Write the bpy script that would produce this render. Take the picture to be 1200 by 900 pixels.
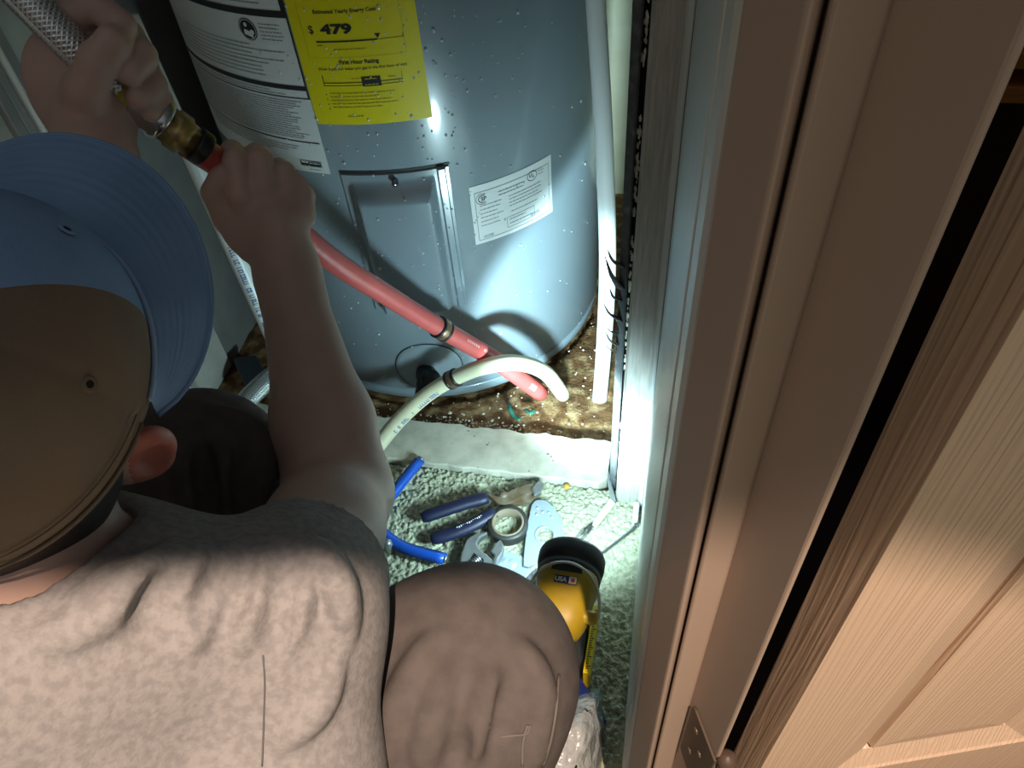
import bpy, math, random
import numpy as np
from mathutils import Vector, Matrix
random.seed(7); rng = np.random.default_rng(7)
for o in list(bpy.data.objects): bpy.data.objects.remove(o)
scn = bpy.context.scene
COL = scn.collection

# ------------------------------------------------------------------ camera
H = 1.0            # camera height
FPX = 900.0        # focal length in px of a 1200x900 frame
def cam_axes(nad=(680, 1270), yaw=15.0):
    n = np.array([nad[0]-600, nad[1]-450, FPX], float); n /= np.linalg.norm(n)
    up = -n
    fh = np.array([0, 0, 1.]) - n*n[2]; fh /= np.linalg.norm(fh)
    rh = np.cross(fh, up)
    if rh[0] < 0: rh = -rh
    a = math.radians(yaw)
    Y = fh*math.cos(a) + rh*math.sin(a); X = rh*math.cos(a) - fh*math.sin(a)
    return np.array([X, Y, up])
RC = cam_axes()
cd = bpy.data.cameras.new('camera'); cam = bpy.data.objects.new('camera', cd); COL.objects.link(cam)
cd.sensor_width = 36; cd.lens = FPX/1200*36; cd.clip_start = .01
m = Matrix.Identity(4)
for i in range(3):
    m[i][0] = RC[i, 0]; m[i][1] = -RC[i, 1]; m[i][2] = -RC[i, 2]
m[2][3] = H
cam.matrix_world = m
scn.camera = cam

# ------------------------------------------------------------------ light and exposure
scn.view_settings.view_transform = 'Standard'; scn.view_settings.look = 'None'
scn.view_settings.gamma = 1; scn.view_settings.use_curve_mapping = False
scn.view_settings.exposure = 0.0
w = bpy.data.worlds.new('world'); scn.world = w; w.use_nodes = True
bg = w.node_tree.nodes['Background']; bg.inputs[0].default_value = (.86, .95, 1., 1); bg.inputs[1].default_value = .135

def aim(o, loc, tgt):
    o.location = loc
    o.rotation_euler = (Vector(tgt)-Vector(loc)).to_track_quat('-Z', 'Y').to_euler()
def spot(name, loc, tgt, energy, col, size, blend, rad):
    l = bpy.data.lights.new(name, 'SPOT'); l.energy = energy; l.color = col; l.spot_size = math.radians(size); l.spot_blend = blend
    l.shadow_soft_size = rad
    o = bpy.data.objects.new(name, l); COL.objects.link(o); aim(o, loc, tgt); return o
# warm ceiling lamp behind the camera; cone shaped to imitate the camera holder's shadow
spot('ceiling_lamp_cut_cone', (.35, -.71, 2.78), (.25, -1.45, 0), 430, (1., .76, .58), 77.5, .012, .015)
# weak fill light, added to stand in for ceiling bounce
al = bpy.data.lights.new('room_fill_light', 'AREA'); al.energy = 1.2; al.color = (1., .84, .72); al.shape = 'RECTANGLE'; al.size = 1.4; al.size_y = 1.0
ao = bpy.data.objects.new('room_fill_light', al); COL.objects.link(ao); aim(ao, (-.3, -.9, 2.35), (-.2, .6, .3))

# ------------------------------------------------------------------ helpers: pixels to points on known planes
def ray(px, py):
    c = np.array([px-600, py-450, FPX], float); c /= np.linalg.norm(c); return RC@c
CAMP = np.array([0, 0, H])
def at(px, py, d): return CAMP + ray(px, py)*d
def fl(px, py, z=0.):
    r = ray(px, py); return CAMP + r*((z-H)/r[2])
def aty(px, py, y):
    r = ray(px, py); return CAMP + r*(y/r[1])
def proj(p):
    c = RC.T@(np.array(p, float)-CAMP); return 600+FPX*c[0]/c[2], 450+FPX*c[1]/c[2]

# ------------------------------------------------------------------ helpers: materials
MATS = {}
def mat(name, col, rough=.6, metal=0., col2=None, nscale=20., nlo=.35, nhi=.65, bump=0., bscale=60., bdist=.002, coord='Object', stretch=None,
        spec=.5, sss=0., alpha=1., trans=0., coat=0., detail=4., emit=None, bump_wave=None):
    if name in MATS: return MATS[name]
    M = bpy.data.materials.new(name); M.use_nodes = True
    nt = M.node_tree; N = nt.nodes; L = nt.links; B = N['Principled BSDF']
    B.inputs['Base Color'].default_value = (*col, 1); B.inputs['Roughness'].default_value = rough; B.inputs['Metallic'].default_value = metal
    B.inputs['Specular IOR Level'].default_value = spec
    if sss: B.inputs['Subsurface Weight'].default_value = sss; B.inputs['Subsurface Radius'].default_value = (.012, .004, .002); B.inputs['Subsurface Scale'].default_value = 1.
    if alpha < 1: B.inputs['Alpha'].default_value = alpha
    if trans: B.inputs['Transmission Weight'].default_value = trans
    if coat: B.inputs['Coat Weight'].default_value = coat; B.inputs['Coat Roughness'].default_value = .08
    if emit: B.inputs['Emission Color'].default_value = (*emit[0], 1); B.inputs['Emission Strength'].default_value = emit[1]
    tc = N.new('ShaderNodeTexCoord'); src = tc.outputs[coord]
    if stretch:
        mp = N.new('ShaderNodeMapping'); mp.inputs['Scale'].default_value = stretch; L.new(src, mp.inputs[0]); src = mp.outputs[0]
    if col2:
        n = N.new('ShaderNodeTexNoise'); n.inputs['Scale'].default_value = nscale; n.inputs['Detail'].default_value = detail; L.new(src, n.inputs['Vector'])
        r = N.new('ShaderNodeMapRange'); r.inputs[1].default_value = nlo; r.inputs[2].default_value = nhi; L.new(n.outputs[0], r.inputs[0])
        x = N.new('ShaderNodeMix'); x.data_type = 'RGBA'; x.inputs[6].default_value = (*col, 1); x.inputs[7].default_value = (*col2, 1)
        L.new(r.outputs[0], x.inputs[0]); L.new(x.outputs[2], B.inputs['Base Color'])
    if bump:
        if bump_wave:
            n2 = N.new('ShaderNodeTexWave'); n2.inputs['Scale'].default_value = bscale; n2.inputs['Distortion'].default_value = bump_wave; n2.inputs['Detail'].default_value = 2; n2.inputs['Detail Scale'].default_value = 1.5
            L.new(src, n2.inputs['Vector'])
        else:
            n2 = N.new('ShaderNodeTexNoise'); n2.inputs['Scale'].default_value = bscale; n2.inputs['Detail'].default_value = 3; L.new(src, n2.inputs['Vector'])
        b = N.new('ShaderNodeBump'); b.inputs['Strength'].default_value = bump; b.inputs['Distance'].default_value = bdist
        L.new(n2.outputs[0], b.inputs['Height']); L.new(b.outputs[0], B.inputs['Normal'])
    MATS[name] = M; return M

# ------------------------------------------------------------------ helpers: objects
def tag(o, label=None, cat=None, group=None, kind=None):
    if label: o['label'] = label
    if cat: o['category'] = cat
    if group: o['group'] = group
    if kind: o['kind'] = kind
    return o
def mesh_obj(name, v, f, material, parent=None, smooth=False, uv=None):
    me = bpy.data.meshes.new(name); me.from_pydata([tuple(map(float, p)) for p in v], [], [tuple(map(int, q)) for q in f]); me.update()
    if material: me.materials.append(material)
    if smooth: me.polygons.foreach_set('use_smooth', [True]*len(me.polygons))
    if uv is not None:
        ul = me.uv_layers.new(name='UVMap')
        li = np.empty(len(me.loops), np.int32); me.loops.foreach_get('vertex_index', li)
        ul.data.foreach_set('uv', np.asarray(uv, np.float32)[li].ravel())
    o = bpy.data.objects.new(name, me); COL.objects.link(o)
    if parent: o.parent = parent; o.matrix_parent_inverse = parent.matrix_world.inverted()
    return o
def empty(name, loc=(0, 0, 0)):
    o = bpy.data.objects.new(name, None); o.empty_display_size = .05; COL.objects.link(o); o.location = loc; o.matrix_world = Matrix.Translation(loc); return o
class MB:
    def __init__(s): s.v = []; s.f = []
    def add(s, v, f):
        n = len(s.v); s.v += [tuple(map(float, p)) for p in v]; s.f += [tuple(i+n for i in q) for q in f]; return s
    def box(s, a, b):
        x0, y0, z0 = a; x1, y1, z1 = b
        return s.add([(x0,y0,z0),(x1,y0,z0),(x1,y1,z0),(x0,y1,z0),(x0,y0,z1),(x1,y0,z1),(x1,y1,z1),(x0,y1,z1)],
                     [(0,3,2,1),(4,5,6,7),(0,1,5,4),(1,2,6,5),(2,3,7,6),(3,0,4,7)])
    def prism(s, poly, z0, z1):      # poly: (x,y) ring, vertical extrude
        n = len(poly); A = sum(poly[i][0]*poly[(i+1)%n][1]-poly[(i+1)%n][0]*poly[i][1] for i in range(n))
        if A < 0: poly = poly[::-1]
        v = [(p[0], p[1], z0) for p in poly]+[(p[0], p[1], z1) for p in poly]
        f = [tuple(range(n))[::-1], tuple(range(n, 2*n))]+[(i, (i+1) % n, n+(i+1) % n, n+i) for i in range(n)]
        return s.add(v, f)
    def obj(s, name, material, parent=None, smooth=False, bevel=0.):
        o = mesh_obj(name, s.v, s.f, material, parent, smooth)
        if bevel:
            b = o.modifiers.new('bevel', 'BEVEL'); b.width = bevel; b.segments = 2; b.limit_method = 'ANGLE'
        return o
def catmull(P, n=8):
    P = [np.array(p, float) for p in P]; Q = [2*P[0]-P[1]]+P+[2*P[-1]-P[-2]]; out = []
    for i in range(1, len(Q)-2):
        for k in range(n):
            t = k/n; a, b, c, d = Q[i-1:i+3]
            out.append(.5*((2*b)+(c-a)*t+(2*a-5*b+4*c-d)*t*t+(3*b-a-3*c+d)*t**3))
    out.append(P[-1]); return out
def tube_geo(P, r, n=16, cap=True, flat=None):
    P = [np.array(p, float) for p in P]; m_ = len(P); rr = [r]*m_ if np.isscalar(r) else list(r)
    T = [P[min(i+1, m_-1)]-P[max(i-1, 0)] for i in range(m_)]; T = [t/np.linalg.norm(t) for t in T]
    a = np.array([0, 0, 1.]) if abs(T[0][2]) < .9 else np.array([1., 0, 0])
    u = np.cross(T[0], a); u /= np.linalg.norm(u); v = []; f = []; uv = []; L = 0
    for i in range(m_):
        u = u-T[i]*(u@T[i]); u /= np.linalg.norm(u); w_ = np.cross(T[i], u)
        if i: L += np.linalg.norm(P[i]-P[i-1])
        for k in range(n):
            an = 2*math.pi*k/n
            v.append(P[i]+rr[i]*(math.cos(an)*u+math.sin(an)*w_*(flat or 1))); uv.append((k/n, L))
    for i in range(m_-1):
        for k in range(n): f.append((i*n+k, i*n+(k+1) % n, (i+1)*n+(k+1) % n, (i+1)*n+k))
    if cap: f.append(tuple(range(n))[::-1]); f.append(tuple(range((m_-1)*n, m_*n)))
    return v, f, uv
def tube(name, P, r, material, parent=None, n=16, cap=True, flat=None):
    v, f, uv = tube_geo(P, r, n, cap, flat); return mesh_obj(name, v, f, material, parent, True, uv)
def sub(P, a, b):   # part of a polyline by index fraction
    n = len(P)-1; return P[int(round(a*n)):int(round(b*n))+1]
def lathe(name, prof, c, material, parent=None, n=96, axis=None):
    v = []; f = []
    if axis is None: E1, E2, E3 = np.eye(3)
    else:
        E3 = np.array(axis, float); E3 /= np.linalg.norm(E3); a = np.array([0, 0, 1.]) if abs(E3[2]) < .9 else np.array([1., 0, 0])
        E1 = np.cross(a, E3); E1 /= np.linalg.norm(E1); E2 = np.cross(E3, E1)
    c = np.array(c, float)
    for r, z in prof:
        for k in range(n):
            t = 2*math.pi*k/n; v.append(c+E1*r*math.cos(t)+E2*r*math.sin(t)+E3*z)
    for i in range(len(prof)-1):
        for k in range(n): f.append((i*n+k, i*n+(k+1) % n, (i+1)*n+(k+1) % n, (i+1)*n+k))
    o = mesh_obj(name, v, f, material, parent, True)
    return o
def sharp(o, ang=35):
    me = o.data
    me.polygons.foreach_set('use_smooth', [True]*len(me.polygons))
    me.set_sharp_from_angle(angle=math.radians(ang)); return o
def text_geo(txt, width=None, size=None, bold=0.):
    c = bpy.data.curves.new('t', 'FONT'); c.body = txt; c.size = 1; c.offset = bold; c.resolution_u = 3
    o = bpy.data.objects.new('t', c); COL.objects.link(o)
    dg = bpy.context.evaluated_depsgraph_get(); me = o.evaluated_get(dg).to_mesh()
    v = np.array([x.co[:] for x in me.vertices]); f = [tuple(p.vertices) for p in me.polygons]
    o.evaluated_get(dg).to_mesh_clear(); bpy.data.objects.remove(o); bpy.data.curves.remove(c)
    v = v[:, :2]; v -= v.min(0); s = size/v[:, 1].max() if size else width/v[:, 0].max(); v *= s
    if size and width: v[:, 0] *= width/v[:, 0].max()
    return v, f

# ------------------------------------------------------------------ helpers: signed distance fields -> mesh (for bodies and cloth)
def smin(a, b, k):
    if k <= 0: return np.minimum(a, b)
    h = np.clip(.5+.5*(b-a)/k, 0, 1); return b+(a-b)*h-k*h*(1-h)
def rcone(a, b, ra, rb):
    a = np.array(a, float); b = np.array(b, float); ba = b-a; l2 = ba@ba
    def fn(P):
        pa = P-a; t = np.clip((pa@ba)/l2, 0, 1)
        return np.sqrt(((pa-t[..., None]*ba)**2).sum(-1))-(ra+(rb-ra)*t)
    r = max(ra, rb); return fn, np.minimum(a, b)-r, np.maximum(a, b)+r
def ellip(c, A, rad):    # A rows = local axes
    c = np.array(c, float); A = np.array(A, float); rad = np.array(rad, float)
    def fn(P):
        q = (P-c)@A.T; k0 = np.sqrt(((q/rad)**2).sum(-1)); k1 = np.sqrt(((q/rad**2)**2).sum(-1))+1e-9
        return k0*(k0-1)/k1
    r = rad.max(); return fn, c-r, c+r
class Field:
    def __init__(s, lo, hi, vox):
        s.lo = np.array(lo, float); s.vox = vox; s.n = np.ceil((np.array(hi)-s.lo)/vox).astype(int)+1
        s.D = np.full(s.n, .08, np.float32); s.prims = []
    def pts(s, i0, i1):
        ax = [s.lo[k]+s.vox*np.arange(i0[k], i1[k]) for k in range(3)]
        return np.stack(np.meshgrid(*ax, indexing='ij'), -1).astype(np.float32)
    def _rng(s, lo, hi, pad):
        i0 = np.clip(np.floor((lo-pad-s.lo)/s.vox).astype(int), 0, s.n); i1 = np.clip(np.ceil((hi+pad-s.lo)/s.vox).astype(int)+1, 0, s.n); return i0, i1
    def add(s, prim, k=.015):
        fn, lo, hi = prim; s.prims.append(('a', fn, k)); i0, i1 = s._rng(lo, hi, k+.012)
        if (i1 <= i0).any(): return
        sl = tuple(slice(a, b) for a, b in zip(i0, i1)); s.D[sl] = smin(s.D[sl], fn(s.pts(i0, i1)).astype(np.float32), k)
    def cut(s, prim, k=.004):
        fn, lo, hi = prim; i0, i1 = s._rng(lo, hi, k+.012)
        if (i1 <= i0).any(): return
        sl = tuple(slice(a, b) for a, b in zip(i0, i1)); s.D[sl] = -smin(-s.D[sl], fn(s.pts(i0, i1)).astype(np.float32), k)
    def cut_plane(s, p, nrm, lo, hi):   # removes what lies on +n side inside a box
        p = np.array(p, float); nrm = np.array(nrm, float); nrm /= np.linalg.norm(nrm)
        i0, i1 = s._rng(np.array(lo), np.array(hi), 0); sl = tuple(slice(a, b) for a, b in zip(i0, i1))
        s.D[sl] = np.maximum(s.D[sl], ((s.pts(i0, i1)-p)@nrm).astype(np.float32))
    def ev(s, p):
        q = (np.array(p)-s.lo)/s.vox; i = np.floor(q).astype(int)
        if (i < 0).any() or (i >= s.n-1).any(): return .05
        t = q-i; D = s.D[i[0]:i[0]+2, i[1]:i[1]+2, i[2]:i[2]+2]
        D = D[0]*(1-t[0])+D[1]*t[0]; D = D[0]*(1-t[1])+D[1]*t[1]; return float(D[0]*(1-t[2])+D[1]*t[2])
    def hit(s, px, py, t0=.3):
        r = ray(px, py); t = t0
        for _ in range(400):
            d = s.ev(CAMP+r*t)
            if d < .0005: return CAMP+r*t
            t += max(min(d*.7, .02), .0008)
            if t > 1.8: break
        return None
    def ridge(s, pix, r=.006, k=.012, sink=.002):   # a cloth fold drawn along the surface
        Q = [s.hit(*p) for p in pix]; Q = [q for q in Q if q is not None]
        if len(Q) < 2: return
        R_ = [CAMP+(q-CAMP)*(1+sink/np.linalg.norm(q-CAMP)) for q in Q]
        C = catmull(R_, 4); n = len(C)
        for i in range(n-1):
            w0 = math.sin(math.pi*(i+.3)/(n-.4)); w1 = math.sin(math.pi*min(i+1.3, n-.4)/(n-.4))
            s.add(rcone(C[i], C[i+1], max(r*w0, .001), max(r*w1, .001)), k)
    def groove(s, pix, r=.005, k=.010):
        Q = [s.hit(*p) for p in pix]; Q = [q for q in Q if q is not None]
        if len(Q) < 2: return
        C = catmull(Q, 4); n = len(C)
        for i in range(n-1): 
            w0 = max(math.sin(math.pi*(i+.5)/n), .15)
            s.cut(rcone(C[i], C[i+1], r*w0, r*w0), k)
    def mesh(s, name, material, parent=None, passes=0):
        D = s.D; S = D < 0
        c = np.zeros(tuple(x-1 for x in D.shape), np.int8)
        for a in (0, 1):
            for b in (0, 1):
                for d in (0, 1): c += S[a:S.shape[0]-1+a, b:S.shape[1]-1+b, d:S.shape[2]-1+d]
        act = (c > 0) & (c < 8); I = np.argwhere(act); idx = np.full(act.shape, -1, np.int32); idx[act] = np.arange(len(I))
        acc = np.zeros((len(I), 3)); cnt = np.zeros(len(I))
        cor = [(0,0,0),(1,0,0),(0,1,0),(1,1,0),(0,0,1),(1,0,1),(0,1,1),(1,1,1)]
        val = [D[I[:, 0]+q[0], I[:, 1]+q[1], I[:, 2]+q[2]].astype(float) for q in cor]
        for a in range(8):
            for ax in range(3):
                if cor[a][ax]: continue
                q = list(cor[a]); q[ax] = 1; b = cor.index(tuple(q)); A, B = val[a], val[b]; mk = (A < 0) != (B < 0)
                t = np.where(mk, A/np.where(A-B == 0, 1, A-B), 0)
                p = np.array(cor[a], float)[None]+t[:, None]*np.eye(3)[ax][None]; acc[mk] += p[mk]; cnt[mk] += 1
        V = s.lo+s.vox*(I+acc/np.maximum(cnt, 1)[:, None]); F_ = []
        for ax in range(3):
            sl0 = [slice(None)]*3; sl1 = [slice(None)]*3; sl0[ax] = slice(0, -1); sl1[ax] = slice(1, None)
            A = S[tuple(sl0)]; B = S[tuple(sl1)]; E = np.argwhere(A != B); o1, o2 = [(1, 2), (2, 0), (0, 1)][ax]
            E = E[(E[:, o1] > 0) & (E[:, o2] > 0) & (E[:, o1] < D.shape[o1]-1) & (E[:, o2] < D.shape[o2]-1)]
            def g(d1, d2):
                q = E.copy(); q[:, o1] += d1; q[:, o2] += d2; return idx[q[:, 0], q[:, 1], q[:, 2]]
            Q = np.stack([g(-1, -1), g(0, -1), g(0, 0), g(-1, 0)], 1)
            fl_ = ~A[E[:, 0], E[:, 1], E[:, 2]]; Q[fl_] = Q[fl_][:, ::-1]; F_.append(Q)
        F_ = np.concatenate(F_); F_ = F_[(F_ >= 0).all(1)]
        me = bpy.data.meshes.new(name); me.vertices.add(len(V)); me.vertices.foreach_set('co', V.astype(np.float32).ravel())
        me.loops.add(len(F_)*4); me.loops.foreach_set('vertex_index', F_.astype(np.int32).ravel())
        me.polygons.add(len(F_)); me.polygons.foreach_set('loop_start', np.arange(len(F_), dtype=np.int32)*4)
        me.update(calc_edges=True); me.validate()
        me.polygons.foreach_set('use_smooth', [True]*len(me.polygons)); me.materials.append(material)
        o = bpy.data.objects.new(name, me); COL.objects.link(o)
        if passes:
            sm = o.modifiers.new('smooth', 'SMOOTH'); sm.factor = .5; sm.iterations = passes
        if parent: o.parent = parent
        return o

# ================================================================== THE SETTING
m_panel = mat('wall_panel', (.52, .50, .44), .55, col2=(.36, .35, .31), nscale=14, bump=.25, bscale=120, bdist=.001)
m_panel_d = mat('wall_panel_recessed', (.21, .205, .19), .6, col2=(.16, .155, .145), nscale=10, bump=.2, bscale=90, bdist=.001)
m_trimgrey = mat('trim_grey', (.33, .31, .285), .45, col2=(.27, .255, .235), nscale=8)
m_trimwhite = mat('trim_white_bead', (.72, .70, .66), .35)
m_back = mat('back_wall', (.62, .58, .42), .6, col2=(.48, .44, .30), nscale=9, nlo=.4, nhi=.7)
m_stud = mat('stud_wood', (.46, .44, .40), .5, col2=(.33, .31, .28), nscale=5, stretch=(60, 60, 4), bump=.06, bscale=3, bdist=.0004)
m_side = mat('painted_side_panel', (.58, .60, .59), .42, col2=(.54, .56, .55), nscale=3, stretch=(40, 40, 3))
m_brown = mat('brown_paint', (.40, .305, .25), .5, bump=.08, bscale=200, bdist=.0004)
m_flat_black = mat('black_shade_and_parts', (.008, .008, .009), .9)  # flat black: painted shade in the stud gap; also slot, eyelets, pipe foot
m_tar2 = mat('bare_spots', (.16, .13, .10), .8)
m_torn = mat('torn_vinyl', (.075, .08, .085), .75, col2=(.16, .165, .17), nscale=90, nlo=.5, nhi=.75, bump=.6, bscale=160, bdist=.001)
m_chip = mat('pale_flecks', (.92, .88, .72), .8)
m_door = mat('door_paint', (.68, .50, .37), .42, bump=.55, bscale=75, bdist=.0007, stretch=(1, 1, .035), bump_wave=9)
m_dark = mat('room_painted_dark', (.05, .022, .018), .8)  # colour darkened to stand in for the unlit room
m_orange = mat('orange_wood', (.75, .32, .08), .45, col2=(.58, .22, .05), nscale=6, stretch=(2, 20, 20))
m_rot = mat('rotten_floor', (.14, .062, .020), .75, col2=(.42, .27, .13), nscale=48, nlo=.45, nhi=.68, bump=.8, bscale=190, bdist=.003, detail=8)
m_thr = mat('threshold_paint', (.62, .60, .50), .62, col2=(.47, .45, .37), nscale=40, nlo=.4, nhi=.7, bump=.5, bscale=170, bdist=.0012)
m_metal_strip = mat('strip_metal', (.55, .57, .58), .3, metal=.7)

def struct(o): o['kind'] = 'structure'; return o
# inner rotten floor: displaced grid
gx = np.linspace(-.80, .03, 150); gy = np.linspace(.74, 1.56, 150); GX, GY = np.meshgrid(gx, gy, indexing='ij')
def vnoise(X, Y, s, seed):
    r = np.random.default_rng(seed).random((64, 64)); x = X*s; y = Y*s; i = np.floor(x).astype(int); j = np.floor(y).astype(int); u = x-i; v = y-j
    u = u*u*(3-2*u); v = v*v*(3-2*v); g = lambda a, b: r[a % 64, b % 64]
    return (g(i, j)*(1-u)+g(i+1, j)*u)*(1-v)+(g(i, j+1)*(1-u)+g(i+1, j+1)*u)*v
GZ = -.012+.005*(vnoise(GX, GY, 18, 1)-.5)+.004*(vnoise(GX, GY, 60, 2)-.5)+.003*(vnoise(GX, GY, 150, 3)-.5)
GZ = np.where((GX+.425)**2+(GY-1.135)**2 < .31**2, -.02, GZ)
def grid_faces(a, b): return [(i*b+j, (i+1)*b+j, (i+1)*b+j+1, i*b+j+1) for i in range(a-1) for j in range(b-1)]
struct(mesh_obj('floor', np.stack([GX, GY, GZ], -1).reshape(-1, 3), grid_faces(150, 150), m_rot, None, True))
# subfloor in front, under the carpet
m_sub = mat('subfloor', (.30, .27, .22), .8)
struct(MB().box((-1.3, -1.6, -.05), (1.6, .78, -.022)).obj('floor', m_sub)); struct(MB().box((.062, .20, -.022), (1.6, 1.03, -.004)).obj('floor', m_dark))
# carpet, dense cut pile as a relief
NCX, NCY = 500, 400; cx = np.linspace(-.78, .05, NCX); cy = np.linspace(.02, .688, NCY); CX, CY = np.meshgrid(cx, cy, indexing='ij')
tp = rng.random((32000, 2))*np.array([.83, .668])+np.array([-.78, .02])
CZ = np.full(CX.shape, -.012); dx = cx[1]-cx[0]; dy = cy[1]-cy[0]
for (a, b) in tp:
    i0, j0 = int((a+.78)/dx), int((b-.02)/dy); r_ = rng.uniform(.0020, .0036); hh = rng.uniform(.001, .0055)
    sl = (slice(max(i0-2, 0), i0+4), slice(max(j0-2, 0), j0+4))
    d2 = (CX[sl]-a)**2+(CY[sl]-b)**2
    CZ[sl] = np.maximum(CZ[sl], -.010+hh*np.sqrt(np.clip(1-d2/r_**2, 0, 1))+.004)
CZ += .004*(vnoise(CX, CY, 9, 5)-.5)
m_carpet = mat('carpet_pile', (.56, .57, .42), .95, col2=(.36, .37, .27), nscale=140, nlo=.35, nhi=.62, bump=.8, bscale=420, bdist=.003, spec=.1)
cp = mesh_obj('carpet', np.stack([CX, CY, CZ], -1).reshape(-1, 3), grid_faces(NCX, NCY), m_carpet, None, True)
tag(cp, 'matted beige cut pile carpet in front of the white threshold board', 'carpet', kind='stuff')
rr = mesh_obj('carpet', [(-1.3, -1.6, -.006), (1.6, -1.6, -.006), (1.6, .02, -.006), (-1.3, .02, -.006)], [(0, 1, 2, 3)], m_carpet)
tag(rr, 'beige carpet of the room behind the crouching person', 'carpet', kind='stuff')
# threshold board with an uneven chipped edge
n = 60; xs = np.linspace(-.765, -.050, n); mb = MB(); v = []
for i, x in enumerate(xs):
    y0 = .690+.0012*math.sin(i*1.7); y1 = .775+.003*math.sin(i*.9)*rng.random()+(.004*rng.random() if i > 25 else 0)
    if i == n-1: y0 += .012
    v += [(x, y0, -.02), (x, y0, .006), (x, y0+.002, .008), (x, y1-.003, .008), (x, y1, .003), (x, y1, -.02)]
f = [(i*6+k, i*6+(k+1) % 6, (i+1)*6+(k+1) % 6, (i+1)*6+k) for i in range(n-1) for k in range(6)]+[tuple(range(6)), tuple(range((n-1)*6, n*6))[::-1]]
mb.add(v, [q[::-1] for q in f]); struct(mb.obj('trim_1', m_thr))

sk = MB()
for (px, py, rr_) in [(549, 505, 1.6), (556, 511, 1.4), (571, 521, 1.8), (573, 519, 1.2), (642, 532, 2.2), (646, 535, 1.5), (648, 540, 1.2), (620, 552, 1.3), (560, 548, 1.0), (680, 520, 1.1), (600, 540, .9), (530, 520, .9)]:
    c_ = fl(px, py, .0083); sk.add([(c_[0]+rr_*.0012*math.cos(t)*rng.uniform(.6, 1.2), c_[1]+rr_*.0012*math.sin(t)*rng.uniform(.6, 1.2), .0084) for t in np.arange(7)*.8976], [tuple(range(7))])
t1 = bpy.data.objects['trim_1']; tag(sk.obj('paint_chips', m_tar2, t1), kind='stuff')

# left wall of the closet: panels and moulded strips
XL = -.766
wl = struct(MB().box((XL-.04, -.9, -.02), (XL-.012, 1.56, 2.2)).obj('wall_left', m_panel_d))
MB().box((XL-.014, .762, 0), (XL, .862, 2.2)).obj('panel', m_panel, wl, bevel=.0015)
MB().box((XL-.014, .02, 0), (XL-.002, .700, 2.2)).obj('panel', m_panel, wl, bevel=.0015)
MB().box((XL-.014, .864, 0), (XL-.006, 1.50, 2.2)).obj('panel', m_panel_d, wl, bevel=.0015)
MB().box((XL-.014, .700, 0), (XL+.006, .716, 2.2)).obj('strip', m_trimgrey, wl, bevel=.002)
MB().box((XL-.014, .7175, 0), (XL+.004, .731, 2.2)).obj('strip', m_trimgrey, wl, bevel=.002)
MB().box((XL-.014, .733, 0), (XL+.009, .741, 2.2)).obj('bead', m_trimwhite, wl, bevel=.003)
MB().box((XL-.014, .7425, 0), (XL+.003, .7605, 2.2)).obj('strip', m_trimgrey, wl, bevel=.002)
# back and right walls
struct(MB().box((XL-.03, 1.50, -.02), (.10, 1.53, 2.2)).obj('wall_back', m_back))
struct(MB().box((.030, .715, -.02), (.060, 1.52, 2.2)).obj('wall_right', m_back))
# stud face with torn lining beside it
lean = .0155      # the stud leans away from the lining, so the gap opens upwards
b_ = [(-.0335, .674), (-.030, .670), (.0005, .670), (.0005, .708), (-.0335, .708)]
ts = struct(MB().add([(x, y, -.01) for x, y in b_]+[(x+(lean if x < 0 else 0), y, 2.2) for x, y in b_], [(4, 3, 2, 1, 0), (5, 6, 7, 8, 9)]+[(i, (i+1) % 5, 5+(i+1) % 5, 5+i) for i in range(5)]).obj('trim_2', m_stud))
MB().prism([(.0005, .664), (.003, .661), (.0075, .661), (.0075, .712), (.0005, .712)], 0, 2.2).obj('edge_strip', m_side, ts, bevel=.001)
MB().box((-.046, .712, -.01), (.03, .716, 2.2)).obj('gap_shade_strip', m_flat_black, ts)  # black strip added behind the gap as painted shade
MB().prism([(-.046, .700), (-.0375, .692), (-.0355, .694), (-.0365, .712), (-.046, .712)], -.005, 2.2).obj('torn_lining', m_torn, ts)
for (bx, by, tx, ty, w_) in [(724, 305, 711, 290, .004), (723, 330, 709, 300, .005), (722, 345, 714, 336, .003), (722, 368, 706, 353, .004), (720, 384, 708, 377, .002), (719, 398, 708, 384, .0028), (718, 407, 706, 394, .0016)]:
    a = aty(bx+3, by+6, .697); b = aty(tx, ty, .683); mid = (a*.45+b*.55)+np.array([0, -.003, -.004])
    tube('torn_shred', catmull([a, mid, b], 5), [w_*1.9*(1-.93*i/10) for i in range(11)], m_torn, ts, 6, True, .35)
chips = MB()
for i in range(170):
    z = rng.uniform(.30, .98) if i < 120 else rng.uniform(.1, .95); x0 = -.0345+.0035*z*rng.random()+rng.normal(0, .0004); s_ = rng.uniform(.0008, .0026); y0 = .7050-rng.random()*.004
    if .62 < z < .66 or .47 < z < .5: continue
    k = 5; an = rng.random(k)*.5+np.arange(k)*2*math.pi/k
    chips.add([(x0+s_*math.cos(t)*.7, y0, z+s_*2.2*math.sin(t)) for t in an]+[(x0, y0-.0012, z)], [(j, (j+1) % k, k) for j in range(k)])
tag(chips.obj('pale_flecks', m_chip, ts), kind='stuff')
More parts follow.
